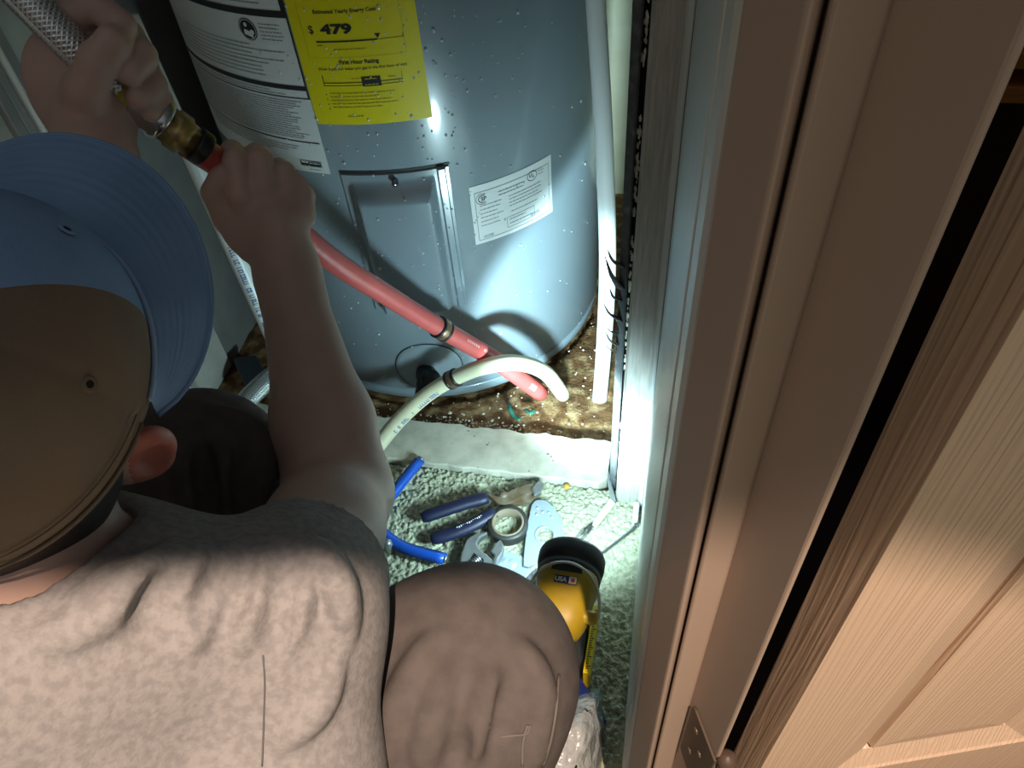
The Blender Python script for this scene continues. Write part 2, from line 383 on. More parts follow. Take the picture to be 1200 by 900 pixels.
# painted side panel running towards the camera
def wall_strip(name, pts, thick, z0, z1, material, parent=None, bevel=0.):
    return MB().prism(pts, z0, z1).obj(name, material, parent, bevel=bevel)
sp = struct(wall_strip('trim_3', [(.0078, .665), (.0132, .228), (.0155, .222), (.030, .232), (.030, .665)], 0, -.01, 2.2, m_side, bevel=.0012))
for (yb, rb) in [(.270, .0012)]:
    xb = .0078+(.665-yb)/(.665-.228)*.0054
    MB().prism([(xb+rb*math.cos(t)*.8, yb+3*rb*math.sin(t)) for t in np.linspace(0, 2*math.pi, 11)[:-1]], 0, 2.2).obj('bead', m_side, sp)
# brown door jamb: profile A..J
jamb = struct(MB().prism([(.0150, .2215), (.0155, .2190), (.0270, .1925), (.0285, .1915), (.0300, .1935), (.0365, .2190), (.0368, .2300), (.0300, .2400), (.0200, .2400)], -.01, 2.2).obj('trim_4', m_brown, bevel=.0008))
stop = struct(MB().prism([(.0330, .1985), (.0345, .1972), (.0470, .2010), (.0485, .2030), (.0485, .2300), (.0366, .2300)], -.01, 2.2).obj('trim_5', m_brown, bevel=.0008))
post = struct(MB().prism([(.0478, .2030), (.0635, .1668), (.0648, .1655), (.0662, .1668), (.0800, .2400), (.0478, .2400)], -.01, 2.2).obj('trim_6', m_brown, bevel=.0008))
# hinge on the post
m_hinge = mat('hinge_brown', (.075, .050, .036), .5)
p0 = np.array([.0490, .2003]); p1 = np.array([.0641, .1654]); tv = (p1-p0)/np.linalg.norm(p1-p0); nv = np.array([tv[1], -tv[0]])
if nv[1] > 0: nv = -nv
hz0, hz1 = .389, .478; hw = np.linalg.norm(p1-p0)
ring = []
for (cu, cz, a0) in [(hw*.18, hz1-.006, 90), (hw*.18, hz0+.006, 180)]:
    for t in range(0, 91, 30): ring.append((cu+.004*math.cos(math.radians(a0+t)), cz+.006*math.sin(math.radians(a0+t))))
ring += [(hw*1.02, hz0), (hw*1.02, hz1)]
v = [(*(p0+tv*u+nv*.0002), z) for u, z in ring]+[(*(p0+tv*u+nv*.0018), z) for u, z in ring]; k = len(ring)
hp = mesh_obj('hinge_leaf', v, [tuple(range(k)), tuple(range(k, 2*k))[::-1]]+[(i, (i+1) % k, k+(i+1) % k, k+i) for i in range(k)], m_hinge, post)
m_screw = mat('hinge_screw', (.20, .15, .11), .4, metal=.6)
for (su, sz) in [(.014, .461), (.024, .445), (.014, .420)]:
    c = p0+tv*su+nv*.0016; lathe('screw', [(.0, .0012), (.0022, .0009), (.0028, 0), (.0, 0)], (*c, sz), m_screw, hp, 14, (*nv, 0))
kc = np.array([.0703, .1660])
for i in range(3): lathe('hinge_knuckle', [(0, 0), (.0045, 0), (.0048, .001), (.0048, .028), (.0045, .029), (0, .029)], (*kc, hz0+.0297*i), m_hinge, post, 20)
lathe('hinge_pin', [(.0062, 0), (.0062, .003), (.004, .0065), (0, .0075)], (*kc, hz1), m_hinge, post, 20)
# the open door: slab with a moulded panel
P2 = np.array([.122, .221]); du = np.array([.945, .326]); du /= np.linalg.norm(du); dn = np.array([du[1], -du[0]])
def dpt(u, d, z): q = P2+du*u+dn*d; return (q[0], q[1], z)
def dbox(u0, u1, d0, d1, z0, z1): 
    v = [dpt(u, d, z) for z in (z0, z1) for (u, d) in ((u0, d0), (u1, d0), (u1, d1), (u0, d1))]
    return v, [(0,1,2,3), (7,6,5,4), (0,4,5,1), (1,5,6,2), (2,6,7,3), (3,7,4,0)]
door = struct(empty('door_1', (*P2, 0)))
ucols = [(.074, .262), (.350, .538)]; zrows = [(.235, .82), (1.0, 1.62), (1.74, 1.92)]; DW = .612
mb = MB()
us = [0, .074, .262, .350, .538, DW]; zs = [.012, .235, .82, 1.0, 1.62, 1.74, 1.92, 2.02]
for i in range(5):
    for j in range(7):
        if i in (1, 3) and j in (1, 3, 5): continue
        mb.add(*dbox(us[i], us[i+1], -.035, 0, zs[j], zs[j+1]))
slab = mb.obj('slab', m_door, door)
wd = slab.modifiers.new('weld', 'WELD'); wd.merge_threshold = .0002
for (a, b) in ucols:
    for (c, d) in zrows:
        rings = [(0, 0), (.003, -.002), (.028, -.0100), (.0295, -.0165), (.0330, -.0165), (.0345, -.0080), (.058, -.0050), (.060, -.0050)]
        v = []; f = []
        for (ins, dep) in rings:
            v += [dpt(a+ins, dep, c+ins), dpt(b-ins, dep, c+ins), dpt(b-ins, dep, d-ins), dpt(a+ins, dep, d-ins)]
        for r_ in range(len(rings)-1):
            for q in range(4): f.append((r_*4+q, r_*4+(q+1) % 4, (r_+1)*4+(q+1) % 4, (r_+1)*4+q))
        f.append(tuple(range((len(rings)-1)*4, len(rings)*4)))
        v += [dpt(a, -.03, c), dpt(b, -.03, c), dpt(b, -.03, d), dpt(a, -.03, d)]; k = len(v)-4; f.append((k+3, k+2, k+1, k))
        mesh_obj('door_panel', v, f, m_door, door)
# room beyond the gap, its darkness put into the colour
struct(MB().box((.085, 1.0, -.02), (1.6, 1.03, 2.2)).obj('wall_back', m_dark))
sh = empty('wooden_shelf', (.35, .78, 0)); tag(sh, 'orange wooden shelf seen through the gap beside the open door', 'shelf')
MB().box((.22, .74, .652), (.60, .95, .668)).obj('shelf_board', m_orange, sh, bevel=.002)
MB().box((.22, .74, .620), (.60, .95, .636)).obj('shelf_board', m_orange, sh, bevel=.002)
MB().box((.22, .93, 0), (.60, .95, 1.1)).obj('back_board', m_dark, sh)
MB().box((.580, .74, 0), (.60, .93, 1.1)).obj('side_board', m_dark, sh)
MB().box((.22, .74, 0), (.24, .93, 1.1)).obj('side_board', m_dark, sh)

# ================================================================== WATER HEATER
TC = np.array([-.425, 1.135]); TR = .308
m_tank = mat('tank_enamel', (.215, .262, .300), .28, col2=(.195, .24, .275), nscale=4, bump=.03, bscale=14, bdist=.004, coat=.35)
m_seam = mat('tank_seam', (.02, .022, .025), .6)
m_yellow = mat('label_yellow', (.72, .60, .0), .45)
m_white = mat('label_white', (.66, .68, .68), .42)
m_ink = mat('label_ink', (.012, .014, .016), .5)
m_ink2 = mat('label_fine_print', (.20, .21, .22), .5)
m_ink3 = mat('label_fine_print_yellow', (.34, .28, .0), .5)
wh = empty('water_heater', (*TC, 0)); tag(wh, 'grey cylindrical water heater tank with yellow and white stickers', 'water heater')
lathe('tank_body', [(TR-.002, .024), (TR, .027), (TR, 1.16), (TR-.006, 1.18), (TR-.05, 1.20), (0, 1.215)], (*TC, 0), m_tank, wh, 160)
lathe('seam', [(TR-.012, .0275), (TR-.0045, .0275), (TR-.0045, .0205), (TR-.012, .0205)], (*TC, 0), m_seam, wh, 160)
lathe('base_ring', [(TR-.02, 0), (TR-.004, 0), (TR-.001, .003), (TR-.001, .018), (TR-.004, .0215), (TR-.012, .0215)], (*TC, 0), m_tank, wh, 160)
def cyl(a0, u, z, off): t = math.radians(a0)+u/TR; return (TC[0]+(TR+off)*math.cos(t), TC[1]+(TR+off)*math.sin(t), z)
class Flat:   # flat artwork that is wrapped on the tank: u along the arc from angle a0, v = height
    def __init__(s, a0, z0, off): s.a0 = a0; s.z0 = z0; s.off = off; s.v = []; s.f = []
    def rect(s, u0, v0, u1, v1):
        k = max(1, int(abs(u1-u0)/.006)); n = len(s.v)
        for i in range(k+1):
            u = u0+(u1-u0)*i/k; s.v += [cyl(s.a0, u, s.z0+v0, s.off), cyl(s.a0, u, s.z0+v1, s.off)]
        s.f += [(n+2*i, n+2*i+2, n+2*i+3, n+2*i+1) for i in range(k)]; return s
    def geo(s, pts, faces, u0, v0):
        n = len(s.v); s.v += [cyl(s.a0, u0+p[0], s.z0+v0+p[1], s.off) for p in pts]; s.f += [tuple(i+n for i in q) for q in faces]; return s
    def text(s, t, u0, v0, size=None, width=None, bold=0.): return s.geo(*text_geo(t, width, size, bold), u0, v0)
    def frame(s, u0, v0, u1, v1, w_=.0008):
        s.rect(u0, v0, u1, v0+w_); s.rect(u0, v1-w_, u1, v1); s.rect(u0, v0, u0+w_, v1); return s.rect(u1-w_, v0, u1, v1)
    def ring(s, u, v_, ru, rv, w_, n=28, arc=(0, 360)):
        pts = []; 
        for i in range(n+1):
            t = math.radians(arc[0]+(arc[1]-arc[0])*i/n); pts += [(ru*math.cos(t), rv*math.sin(t)), ((ru-w_)*math.cos(t), (rv-w_)*math.sin(t))]
        return s.geo(pts, [(2*i, 2*i+2, 2*i+3, 2*i+1) for i in range(n)], u, v_)
    def disc(s, u, v_, ru, rv, n=28): return s.geo([(ru*math.cos(2*math.pi*i/n), rv*math.sin(2*math.pi*i/n)) for i in range(n)], [tuple(range(n))], u, v_)
    def lines(s, u0, u1, v0, v1, n, hgt, ragged=.2):   # fine print too small to read: broken bars
        for i in range(n):
            v_ = v1-(v1-v0)*(i+.5)/n; u = u0; end = u1-(u1-u0)*random.random()*ragged
            while u < end:
                w_ = random.uniform(.002, .007); s.rect(u, v_, min(u+w_, end), v_+hgt); u += w_+.0009
        return s
    def obj(s, name, material, parent, kind=None):
        o = mesh_obj(name, s.v, s.f, material, parent)
        if kind: o['kind'] = kind
        return o
D2R = math.pi/180*TR
# yellow energy label
a0 = -93.0; W = 27.35*D2R; z0 = .522; ly = Flat(a0, z0, .0007).rect(0, 0, W, .27).obj('energy_label', m_yellow, wh)
p = Flat(a0, z0, .0011)
zz = lambda py, px=430: None
p.text('Estimated Yearly Energy Cost', .031, .1340, width=.072, bold=.02)
p.text('$', .0205, .1120, size=.0105, bold=.012).text('479', .0345, .1120, size=.0120, width=.037, bold=.05)
p.rect(.0265, .1030, .098, .1048); p.rect(.098, .1036, .128, .1041); p.geo([(0, 0), (.007, 0), (.0035, -.0055)], [(2, 1, 0)], .0955, .1105)
p.rect(.1275, .103, .1282, .108)
p.text('First Hour Rating', .0480, .0755, width=.0470, bold=.03)
p.text('(How much hot water you get in the first hour of use)', .0205, .0690, width=.1060, bold=.01)
p.rect(.0225, .0505, .119, .0512); p.rect(.0225, .0540, .119, .0549); p.rect(.0225, .0505, .0235, .0640); p.rect(.1185, .0540, .119, .064); p.rect(.0700, .0490, .0930, .0612)
for k in range(4): p.disc(.0225, .0400-.0062*k, .0009, .0009, 10)
p.text('54 Gallons', .0445, .0075, width=.001)   # hairline smudge at the foot
p.obj('print', m_ink, ly)
p = Flat(a0, z0, .0011); p.lines(.046, .085, .092, .096, 1, .0011); p.lines(.027, .110, .0205, .0430, 5, .0012, .35); p.lines(.0440, .063, .009, .012, 1, .0016, 0); p.lines(.0265, .034, .098, .1, 1, .0012, 0)
p.lines(.058, .068, .057, .06, 1, .0010, 0); p.lines(.102, .110, .057, .06, 1, .0010, 0); p.frame(.0130, .085, .1290, .30, .0003)
p.obj('fine_print', m_ink3, ly, 'stuff')
p = Flat(a0, z0, .0015); p.lines(.0745, .0885, .0570, .0590, 1, .0010, 0); p.lines(.0735, .089, .0500, .0520, 1, .0010, 0); p.obj('box_print', m_yellow, ly, 'stuff')
# white warning label to the left of it
aw = -139.0; W = 45.8*D2R; z0 = .449; lw = Flat(aw, z0, .0006).rect(0, 0, W, .34).obj('warning_label', m_white, wh)
p = Flat(aw, z0, .0010)
p.rect(W-.0024, .105, W, .34); p.rect(0, .105, W, .1063); p.rect(0, .1160, W, .1220); p.rect(.0, .0440, W-.004, .0456); p.rect(.0, .2030, W, .2110); p.rect(W-.0065, .203, W, .34)
p.disc(W-.060, .1860, .0130, .0130, 30)
u_ = W-.042; v_ = .0085
p.rect(u_, v_, u_+.0325, v_+.0090)
p.obj('print', m_ink, lw)
p = Flat(aw, z0, .0010); p.lines(.01, W-.012, .128, .170, 8, .0011, .25); p.lines(W-.043, W-.010, .174, .196, 5, .0010); p.lines(.01, W-.01, .107, .114, 2, .001); p.lines(.01, W-.012, .048, .102, 17, .0011, .12); p.lines(.02, W-.015, .024, .042, 5, .0011, .5); p.lines(W-.03, W-.01, .002, .006, 1, .001)
p.lines(.01, W-.012, .214, .33, 18, .0011, .2)
p.obj('fine_print', m_ink2, lw, 'stuff')
p = Flat(aw, z0, .0014)
p.ring(W-.060, .1860, .0118, .0118, .0007); p.geo([(-.006, -.002), (.006, -.0055), (.007, .001), (-.005, .0042)], [(0, 1, 2, 3)], W-.0605, .1820); p.disc(W-.062, .1915, .0022, .0026, 14); p.disc(W-.0545, .1835, .003, .003, 14)
p.frame(u_+.0005, v_+.0006, u_+.0320, v_+.0084, .0005); p.lines(u_+.003, u_+.013, v_+.003, v_+.0075, 1, .0030, 0); p.lines(u_+.0145, u_+.030, v_+.0035, v_+.0065, 1, .0012, 0)
p.obj('emblem', m_white, lw, 'stuff')
# rating label
ar = -59.2; W = 25.4*D2R; z0 = .313; lr = Flat(ar, z0, .0007).rect(0, 0, W, .097).obj('rating_label', m_white, wh)
p = Flat(ar, z0, .0011); p.frame(.006, .006, W-.006, .086, .0006)
p.ring(.0180, .0740, .0070, .0065, .0013, 24, (60, 300)); p.ring(.0170, .0740, .0095, .0088, .0007, 24, (50, 310)); p.text('SP', .0150, .0708, size=.0066, bold=.03)
p.ring(.0990, .0800, .0090, .0080, .0010); p.text('U', .0938, .0785, size=.0055, bold=.04); p.text('L', .1000, .0765, size=.0050, bold=.04)
p.frame(.052, .012, .100, .030, .0005)
p.obj('print', m_ink, lr)
p = Flat(ar, z0, .0011); p.lines(.042, .086, .068, .079, 2, .0016, .1); p.lines(.110, .122, .074, .084, 2, .0012); p.lines(.058, .118, .044, .066, 4, .0013, .3); p.lines(.012, .050, .026, .066, 6, .0012, .35); p.lines(.056, .096, .014, .028, 2, .0013, .3); p.lines(.06, .11, .034, .040, 1, .0012)
for k in range(20): p.rect(.0135+k*.0008, .0085, .0135+k*.0008+random.choice((.0003, .0005)), .0125)
for k in range(22): p.rect(.092+k*.0008, .0135, .092+k*.0008+random.choice((.0003, .0005)), .0190)
p.obj('fine_print', m_ink2, lr, 'stuff')
# access panel: raised cover with sloped sides
def cover(u, v_, W, Hh):
    d = .0035
    e = min(u-.012, W-.020-u, v_-.010, Hh-.010-v_)
    t_top = (Hh-.010-v_)/.030; t_l = (u-.012)/.014; t_r = (W-.022-u)/.012; t_b = (v_-.002)/.012
    t = max(0, min(1, t_top, t_l, t_r, t_b)); d += .020*t*t*(3-2*t) if t < 1 else .020
    if W-.016 < u < W-.0075: d += .0045
    return d
a0 = -90.6; W = 27.2*D2R; Hh = .245; z0 = .208; nu = 74; nw = 110; v = []
for i in range(nu+1):
    for j in range(nw+1):
        u = W*i/nu; z = Hh*j/nw; sag = .004*math.sin(math.pi*i/nu); edge = i in (0, nu) or j in (0, nw)
        v.append(cyl(a0, u, z0+z, -.002 if edge else cover(u, z, W, Hh)))
o = mesh_obj('access_cover', v, grid_faces(nu+1, nw+1), m_tank, wh, True); sharp(o, 40)
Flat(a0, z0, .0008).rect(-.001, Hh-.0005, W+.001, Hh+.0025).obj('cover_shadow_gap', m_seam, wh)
m_screwm = mat('cover_screw', (.25, .26, .28), .25, metal=1.)
c = cyl(a0, W*.50, z0+Hh-.012, .010); t = math.radians(a0)+W*.5/TR
lathe('cover_screw', [(0, .004), (.003, .0035), (.0045, .001), (.0045, -.008)], c, m_screwm, wh, 16, (math.cos(t), math.sin(t), 0))
# drain plate and valve
t = math.radians(-78.5); ax = (math.cos(t), math.sin(t), 0); c = np.array([TC[0]+TR*math.cos(t), TC[1]+TR*math.sin(t), .078])
v = []; f = []; nr = 40
for k, (r_, off) in enumerate([(.0555, .0012), (.0545, .0022), (.050, .0026), (.0, .0026)]):
    for i in range(nr):
        an = 2*math.pi*i/nr; v.append(cyl(-78.5, r_*math.cos(an), .078+r_*math.sin(an), off))
f = [(k*nr+i, k*nr+(i+1) % nr, (k+1)*nr+(i+1) % nr, (k+1)*nr+i) for k in range(3) for i in range(nr)]
mesh_obj('drain_plate', v, f, m_tank, wh, True)
p = Flat(-78.5, .078, .0009); p.ring(0, 0, .0572, .0572, .0016, 48); p.obj('plate_outline', m_seam, wh)
m_blackpl = mat('black_plastic', (.012, .013, .015), .38)
av = np.array(ax); vb = c+np.array([-.006, 0, -.006])
dv = lathe('drain_valve', [(0, -.01), (.016, -.01), (.017, .016), (.0145, .018), (.0145, .040), (.0165, .042), (.0165, .050), (0, .052)], vb, m_blackpl, wh, 24, (*(av[:2]), -.15))
tube('drain_outlet', [vb+av*.034+[0, 0, .004], vb+av*.036+[0.001, 0, -.028]], .0135, m_blackpl, wh, 20)
lathe('drain_handle', [(0, 0), (.0150, 0), (.0165, .003), (.0165, .011), (.014, .014), (0, .0145)], vb+av*.030+np.array([.010, 0, .008]), m_blackpl, wh, 20, (.3, -.35, .9))
# droplets on the enamel
db = MB(); m_drop = mat('water_drop', (.9, .95, .97), .05, trans=.45, spec=.8)
for i in range(300):
    px, py = random.uniform(300, 690), random.uniform(5, 430)
    if random.random() < .5: px = random.uniform(380, 560)
    r_ = ray(px, py); aa = r_[0]**2+r_[1]**2; bb = -2*(r_[0]*TC[0]+r_[1]*TC[1]); cc = TC@TC-(TR+.0008)**2; Dq = bb*bb-4*aa*cc
    if Dq < 0: continue
    q = CAMP+r_*((-bb-Dq**.5)/2/aa); th = math.atan2(q[1]-TC[1], q[0]-TC[0]); s_ = random.uniform(.0008, .0018)*(1.4 if random.random() < .12 else 1)
    u0 = (math.degrees(th)+90.6)*D2R
    off0 = cover(u0, q[2]-.208, 27.2*D2R, .245) if 0 < u0 < 27.2*D2R and .208 < q[2] < .453 else 0.
    if off0: off0 += .0002
    pts = []
    for (rr_, hh_) in ((1, 0), (.75, .55), (0, .8)):
        for k in range(6 if rr_ else 1):
            an = k*math.pi/3; pts.append(cyl(0, th*TR+s_*rr_*math.cos(an), q[2]+s_*1.3*rr_*math.sin(an), .0008+off0+s_*hh_))
    db.add(pts, [(k, (k+1) % 6, 6+(k+1) % 6, 6+k) for k in range(6)]+[(6+k, 6+(k+1) % 6, 12) for k in range(6)])
tag(db.obj('droplets', m_drop, wh, True), kind='stuff')

# ================================================================== PIPES
m_red = mat('red_pex', (.62, .11, .10), .34, col2=(.54, .09, .085), nscale=30)
m_cream = mat('cream_pex', (.74, .70, .50), .35, col2=(.66, .62, .42), nscale=14)
m_whitepex = mat('white_pex', (.76, .80, .80), .32)
m_pvc = mat('white_pvc', (.78, .80, .80), .3)
m_copper = mat('crimp_copper', (.35, .22, .14), .35, metal=.9)
m_blue_ink = mat('blue_ink', (.05, .12, .38), .5)
m_white_ink = mat('white_ink', (.85, .85, .85), .5)
m_brass = mat('brass', (.58, .42, .14), .35, metal=.7, col2=(.35, .26, .12), nscale=50)
def braid_mat():
    M = bpy.data.materials.new('braided_steel'); M.use_nodes = True; nt = M.node_tree; N = nt.nodes; L = nt.links; B = N['Principled BSDF']
    B.inputs['Metallic'].default_value = .9; B.inputs['Roughness'].default_value = .28
    tc = N.new('ShaderNodeUVMap'); sx = N.new('ShaderNodeSeparateXYZ'); L.new(tc.outputs[0], sx.inputs[0])
    def math_(op, a, b=None):
        q = N.new('ShaderNodeMath'); q.operation = op
        for i, s_ in enumerate((a, b)):
            if s_ is None: continue
            if isinstance(s_, (int, float)): q.inputs[i].default_value = s_
            else: L.new(s_, q.inputs[i])
        return q.outputs[0]
    a = math_('MULTIPLY', sx.outputs[0], 28.0*2*math.pi/2); b = math_('MULTIPLY', sx.outputs[1], 1500.)
    s1 = math_('SINE', math_('ADD', a, b)); s2 = math_('SINE', math_('SUBTRACT', a, b)); h = math_('MAXIMUM', s1, s2)
    bp = N.new('ShaderNodeBump'); bp.inputs['Strength'].default_value = .5; bp.inputs['Distance'].default_value = .0006; L.new(h, bp.inputs['Height']); L.new(bp.outputs[0], B.inputs['Normal'])
    mr = N.new('ShaderNodeMapRange'); mr.inputs[1].default_value = -.4; mr.inputs[2].default_value = .9; L.new(h, mr.inputs[0])
    mx = N.new('ShaderNodeMix'); mx.data_type = 'RGBA'; mx.inputs[6].default_value = (.40, .41, .42, 1); mx.inputs[7].default_value = (.80, .82, .84, 1); L.new(mr.outputs[0], mx.inputs[0]); L.new(mx.outputs[2], B.inputs['Base Color'])
    return M
m_braid = braid_mat()
def tube_marks(name, P, r, spec, material, parent, ang=0.):
    """printed marks along a tube: spec = list of (s0,s1,t0,t1): fraction of length, angle range (deg) about the side facing the camera"""
    P = [np.array(q, float) for q in P]; mb = MB(); n_ = len(P)-1
    for (s0, s1, t0, t1) in spec:
        v = []; f = []
        for i in range(3):
            s_ = s0+(s1-s0)*i/2; x = s_*n_; k = min(int(x), n_-1); q = P[k]+(P[k+1]-P[k])*(x-k); T = P[k+1]-P[k]; T = T/np.linalg.norm(T)
            e = CAMP-q; e = e-T*(e@T); e /= np.linalg.norm(e); b = np.cross(T, e)
            for j in range(4):
                a_ = math.radians(ang+t0+(t1-t0)*j/3); v.append(q+(r+.0003)*(math.cos(a_)*e+math.sin(a_)*b))
        for i in range(2):
            for j in range(3): f.append((i*4+j, i*4+j+1, (i+1)*4+j+1, (i+1)*4+j))
        mb.add(v, f)
    o = mb.obj(name, material, parent, True); o['kind'] = 'stuff'; return o
def glyphs(s0, s1, step, w0=-16, w1=16):
    out = []; s_ = s0
    while s_ < s1:
        k = random.randint(0, 4)
        if k: 
            out.append((s_, s_+step*.22, w0, w1))
            if k > 1: out.append((s_+step*.22, s_+step*.75, w1-8, w1))
            if k > 2: out.append((s_+step*.22, s_+step*.75, w0, w0+8))
            if k > 3: out.append((s_+step*.55, s_+step*.75, w0, w1))
        s_ += step
    return out
def crimp(P, s_, r, parent, w_=.011):
    n_ = len(P)-1; x = s_*n_; k = min(int(x), n_-1); q = P[k]+(P[k+1]-P[k])*(x-k); T = P[k+1]-P[k]; T = T/np.linalg.norm(T)
    lathe('crimp_ring', [(r+.0002, -w_*.5), (r+.0022, -w_*.5), (r+.0025, -w_*.4), (r+.0025, w_*.4), (r+.0022, w_*.5), (r+.0002, w_*.5)], q, m_copper, parent, 24, T)
    for e in (-1, 1): lathe('black_band', [(r+.0001, -.0022), (r+.0028, -.0020), (r+.0028, .0020), (r+.0001, .0022)], q+T*e*(w_*.5+.0015), m_blackpl, parent, 24, T)
# red pipe from the fitting down to the rotten floor
RP = catmull([at(222, 168, .800), at(285, 213, .850), at(380, 298, .955), at(455, 347, 1.050), at(510, 381, 1.125), at(575, 419, 1.205), fl(634, 461, .012)], 8)
rp = empty('red_pipe', tuple(RP[-1])); tag(rp, 'red plastic water pipe slanting in front of the tank to the floor', 'pipe')
tube('pipe', RP, .0142, m_red, rp, 20)
n_ = len(RP); sc = 33/(n_-1)
crimp(RP, sc, .0142, rp)
tube_marks('print', RP, .0142, glyphs(.74, .88, .006, -8, 7), mat('faint_ink', (.80, .38, .36), .5), rp, -18)
tube_marks('white_patch', RP, .0142, [(.945, .962, -14, 22)], m_white_ink, rp, -5)
# cream hose arching over it
CP_ = catmull([fl(438, 528, .030), fl(468, 492, .062), fl(500, 463, .090), fl(531, 444, .118), fl(566, 430, .150), fl(604, 425, .158), fl(638, 436, .100), fl(660, 463, .008)], 8)
cp_ = empty('cream_pipe', tuple(CP_[-1])); tag(cp_, 'cream plastic pipe arching over the red pipe end to the floor', 'pipe')
tube('pipe', CP_, .0125, m_cream, cp_, 20); crimp(CP_, 24/56, .0125, cp_, .010)
tube_marks('print', CP_, .0125, glyphs(.10, .40, .011, -14, 14), m_blue_ink, cp_, 38)
tube_marks('print', CP_, .0125, glyphs(.74, .95, .010, -14, 14), m_blue_ink, cp_, 50)
# white pipe with blue print on the left
WPp = catmull([at(150, 20, .98), at(222, 176, 1.03), at(270, 285, 1.085), at(306, 365, 1.13), at(336, 432, 1.17)], 8)
wp = empty('white_pipe', tuple(WPp[-1])); tag(wp, 'white plastic pipe with blue printing beside the left wall', 'pipe')
tube('pipe', WPp, .0112, m_whitepex, wp, 18)
tube_marks('print', WPp, .0112, glyphs(.50, .97, .0085, -17, 17), m_blue_ink, wp, 14)
# drain pvc at the right of the tank
PV = catmull([aty(702, 474, .880), aty(708, 400, .895), aty(712, 300, .910), aty(707, 150, .955), aty(698, 0, 1.0), aty(694, -120, 1.03)], 8)
pv = empty('drain_pipe', tuple(PV[0])); tag(pv, 'white upright drain pipe between the tank and the door stud', 'pipe')
tube('pipe', PV, .0128, m_pvc, pv, 20); lathe('pipe_foot', [(.0132, -.004), (.0150, -.003), (.0150, .0), (.0132, .001)], PV[0]+[0, 0, .003], m_flat_black, pv, 20)
# braided hose with brass coupling, held in the left hand
HP_ = catmull([at(-40, -75, .80), at(20, -12, .785), at(75, 44, .775), at(115, 82, .775), at(150, 112, .780), at(186, 138, .788)], 8)
hs = empty('braided_hose', tuple(HP_[-1])); tag(hs, 'braided steel hose with brass coupling held in the raised left hand', 'hose')
tube('hose', HP_, .0150, m_braid, hs, 20)
T = (HP_[-1]-HP_[-3]); T /= np.linalg.norm(T); e = HP_[-1]
m_steel = mat('polished_steel', (.62, .64, .66), .22, metal=1.)
lathe('ferrule', [(.0152, -.030), (.0172, -.028), (.0172, -.004), (.0195, -.002), (.0195, .003), (.016, .006), (0, .006)], e, m_steel, hs, 24, T)
lathe('brass_coupling', [(0, .004), (.0165, .004), (.0165, .012), (.0185, .013), (.0185, .026), (.0155, .028), (.0145, .040), (0, .040)], e, m_brass, hs, 6, T)
lathe('black_collar', [(.0, .036), (.0160, .036), (.0165, .038), (.0165, .046), (.0160, .048), (0, .048)], e, m_blackpl, hs, 24, T)
m_tagy = mat('yellow_tag', (.62, .48, .04), .5)
for s_ in (.62, .79):
    k = int(s_*(len(HP_)-1)); q = HP_[k]; T2 = HP_[k+1]-HP_[k]; lathe('yellow_tag', [(.0153, -.006), (.0158, -.006), (.0158, .006), (.0153, .006)], q, m_tagy, hs, 20, T2)
# lower braided hose
B2 = catmull([at(352, 405, 1.17), at(335, 428, 1.15), at(308, 450, 1.12), at(285, 475, 1.09), at(268, 505, 1.06), at(262, 545, 1.03)], 6)
b2 = tube('braided_hose', B2, .0140, m_braid, None, 20); tag(b2, 'braided steel hose looping low behind the dark trouser knee', 'hose')
# small blue offcut and black tray at the left corner
o = MB().prism([fl(*p_, 0)[:2] for p_ in ((279, 432), (305, 428), (318, 452), (300, 470), (288, 455))], -.004, .028).obj('drip_tray', mat('slate_plastic', (.03, .04, .05), .4), None, bevel=.002)
tag(o, 'small slate blue plastic tray in the corner behind the hose', 'tray')

# ================================================================== TOOLS ON THE CARPET
m_navy = mat('navy_grip', (.010, .012, .042), .48, bump=.4, bscale=260, bdist=.0006)
m_rust = mat('rusty_steel', (.13, .085, .045), .55, metal=.3, col2=(.24, .20, .15), nscale=70, bump=.3, bscale=160, bdist=.0006)
m_blue = mat('blue_grip', (.012, .085, .48), .35)
m_chrome = mat('worn_chrome', (.34, .36, .37), .36, metal=.7, col2=(.24, .25, .25), nscale=40)
m_plate = mat('zinc_plate', (.40, .48, .55), .36, metal=.4)
m_blacksheet = mat('black_grit_sheet', (.035, .037, .04), .7, col2=(.10, .10, .10), nscale=200, bump=.5, bscale=240)
m_tapeo = mat('tape_black', (.03, .028, .026), .5)
m_tapei = mat('tape_core', (.20, .165, .11), .7)
def F(px, py, z): return fl(px, py, z)
pl = empty('pliers', tuple(F(575, 597, 0))); tag(pl, 'navy handled pliers with rusty jaws lying on the carpet', 'pliers')
hA = catmull([F(494, 607, .014), F(520, 598, .016), F(548, 589, .017), F(572, 583, .017)], 6); hB = catmull([F(505, 632, .012), F(530, 625, .014), F(556, 614, .016), F(580, 600, .017)], 6)
for h_ in (hA, hB):
    r_ = [.0075, .0098]+[.0106]*(len(h_)-4)+[.0100, .0088]; tube('handle', h_, r_, m_navy, pl, 16, True, .8)
def plate(name, pts, z0, z1, material, parent=None, bevel=.0008):
    zt = z1; return MB().prism([F(*p_, zt)[:2] for p_ in pts], z0, z1).obj(name, material, parent, bevel=bevel)
plate('jaw', [(570, 578), (585, 582), (600, 574), (618, 567), (636, 566), (637, 570), (622, 577), (606, 585), (592, 592), (584, 590)], .012, .020, m_rust, pl)
plate('jaw', [(576, 604), (586, 592), (596, 585), (612, 582), (626, 580), (634, 574), (630, 580), (622, 587), (606, 590), (594, 597), (584, 606)], .004, .013, m_rust, pl)
lathe('rivet', [(0, .0225), (.0055, .0220), (.0065, .019), (.0065, .010)], F(591, 588, 0), m_rust, pl, 20)
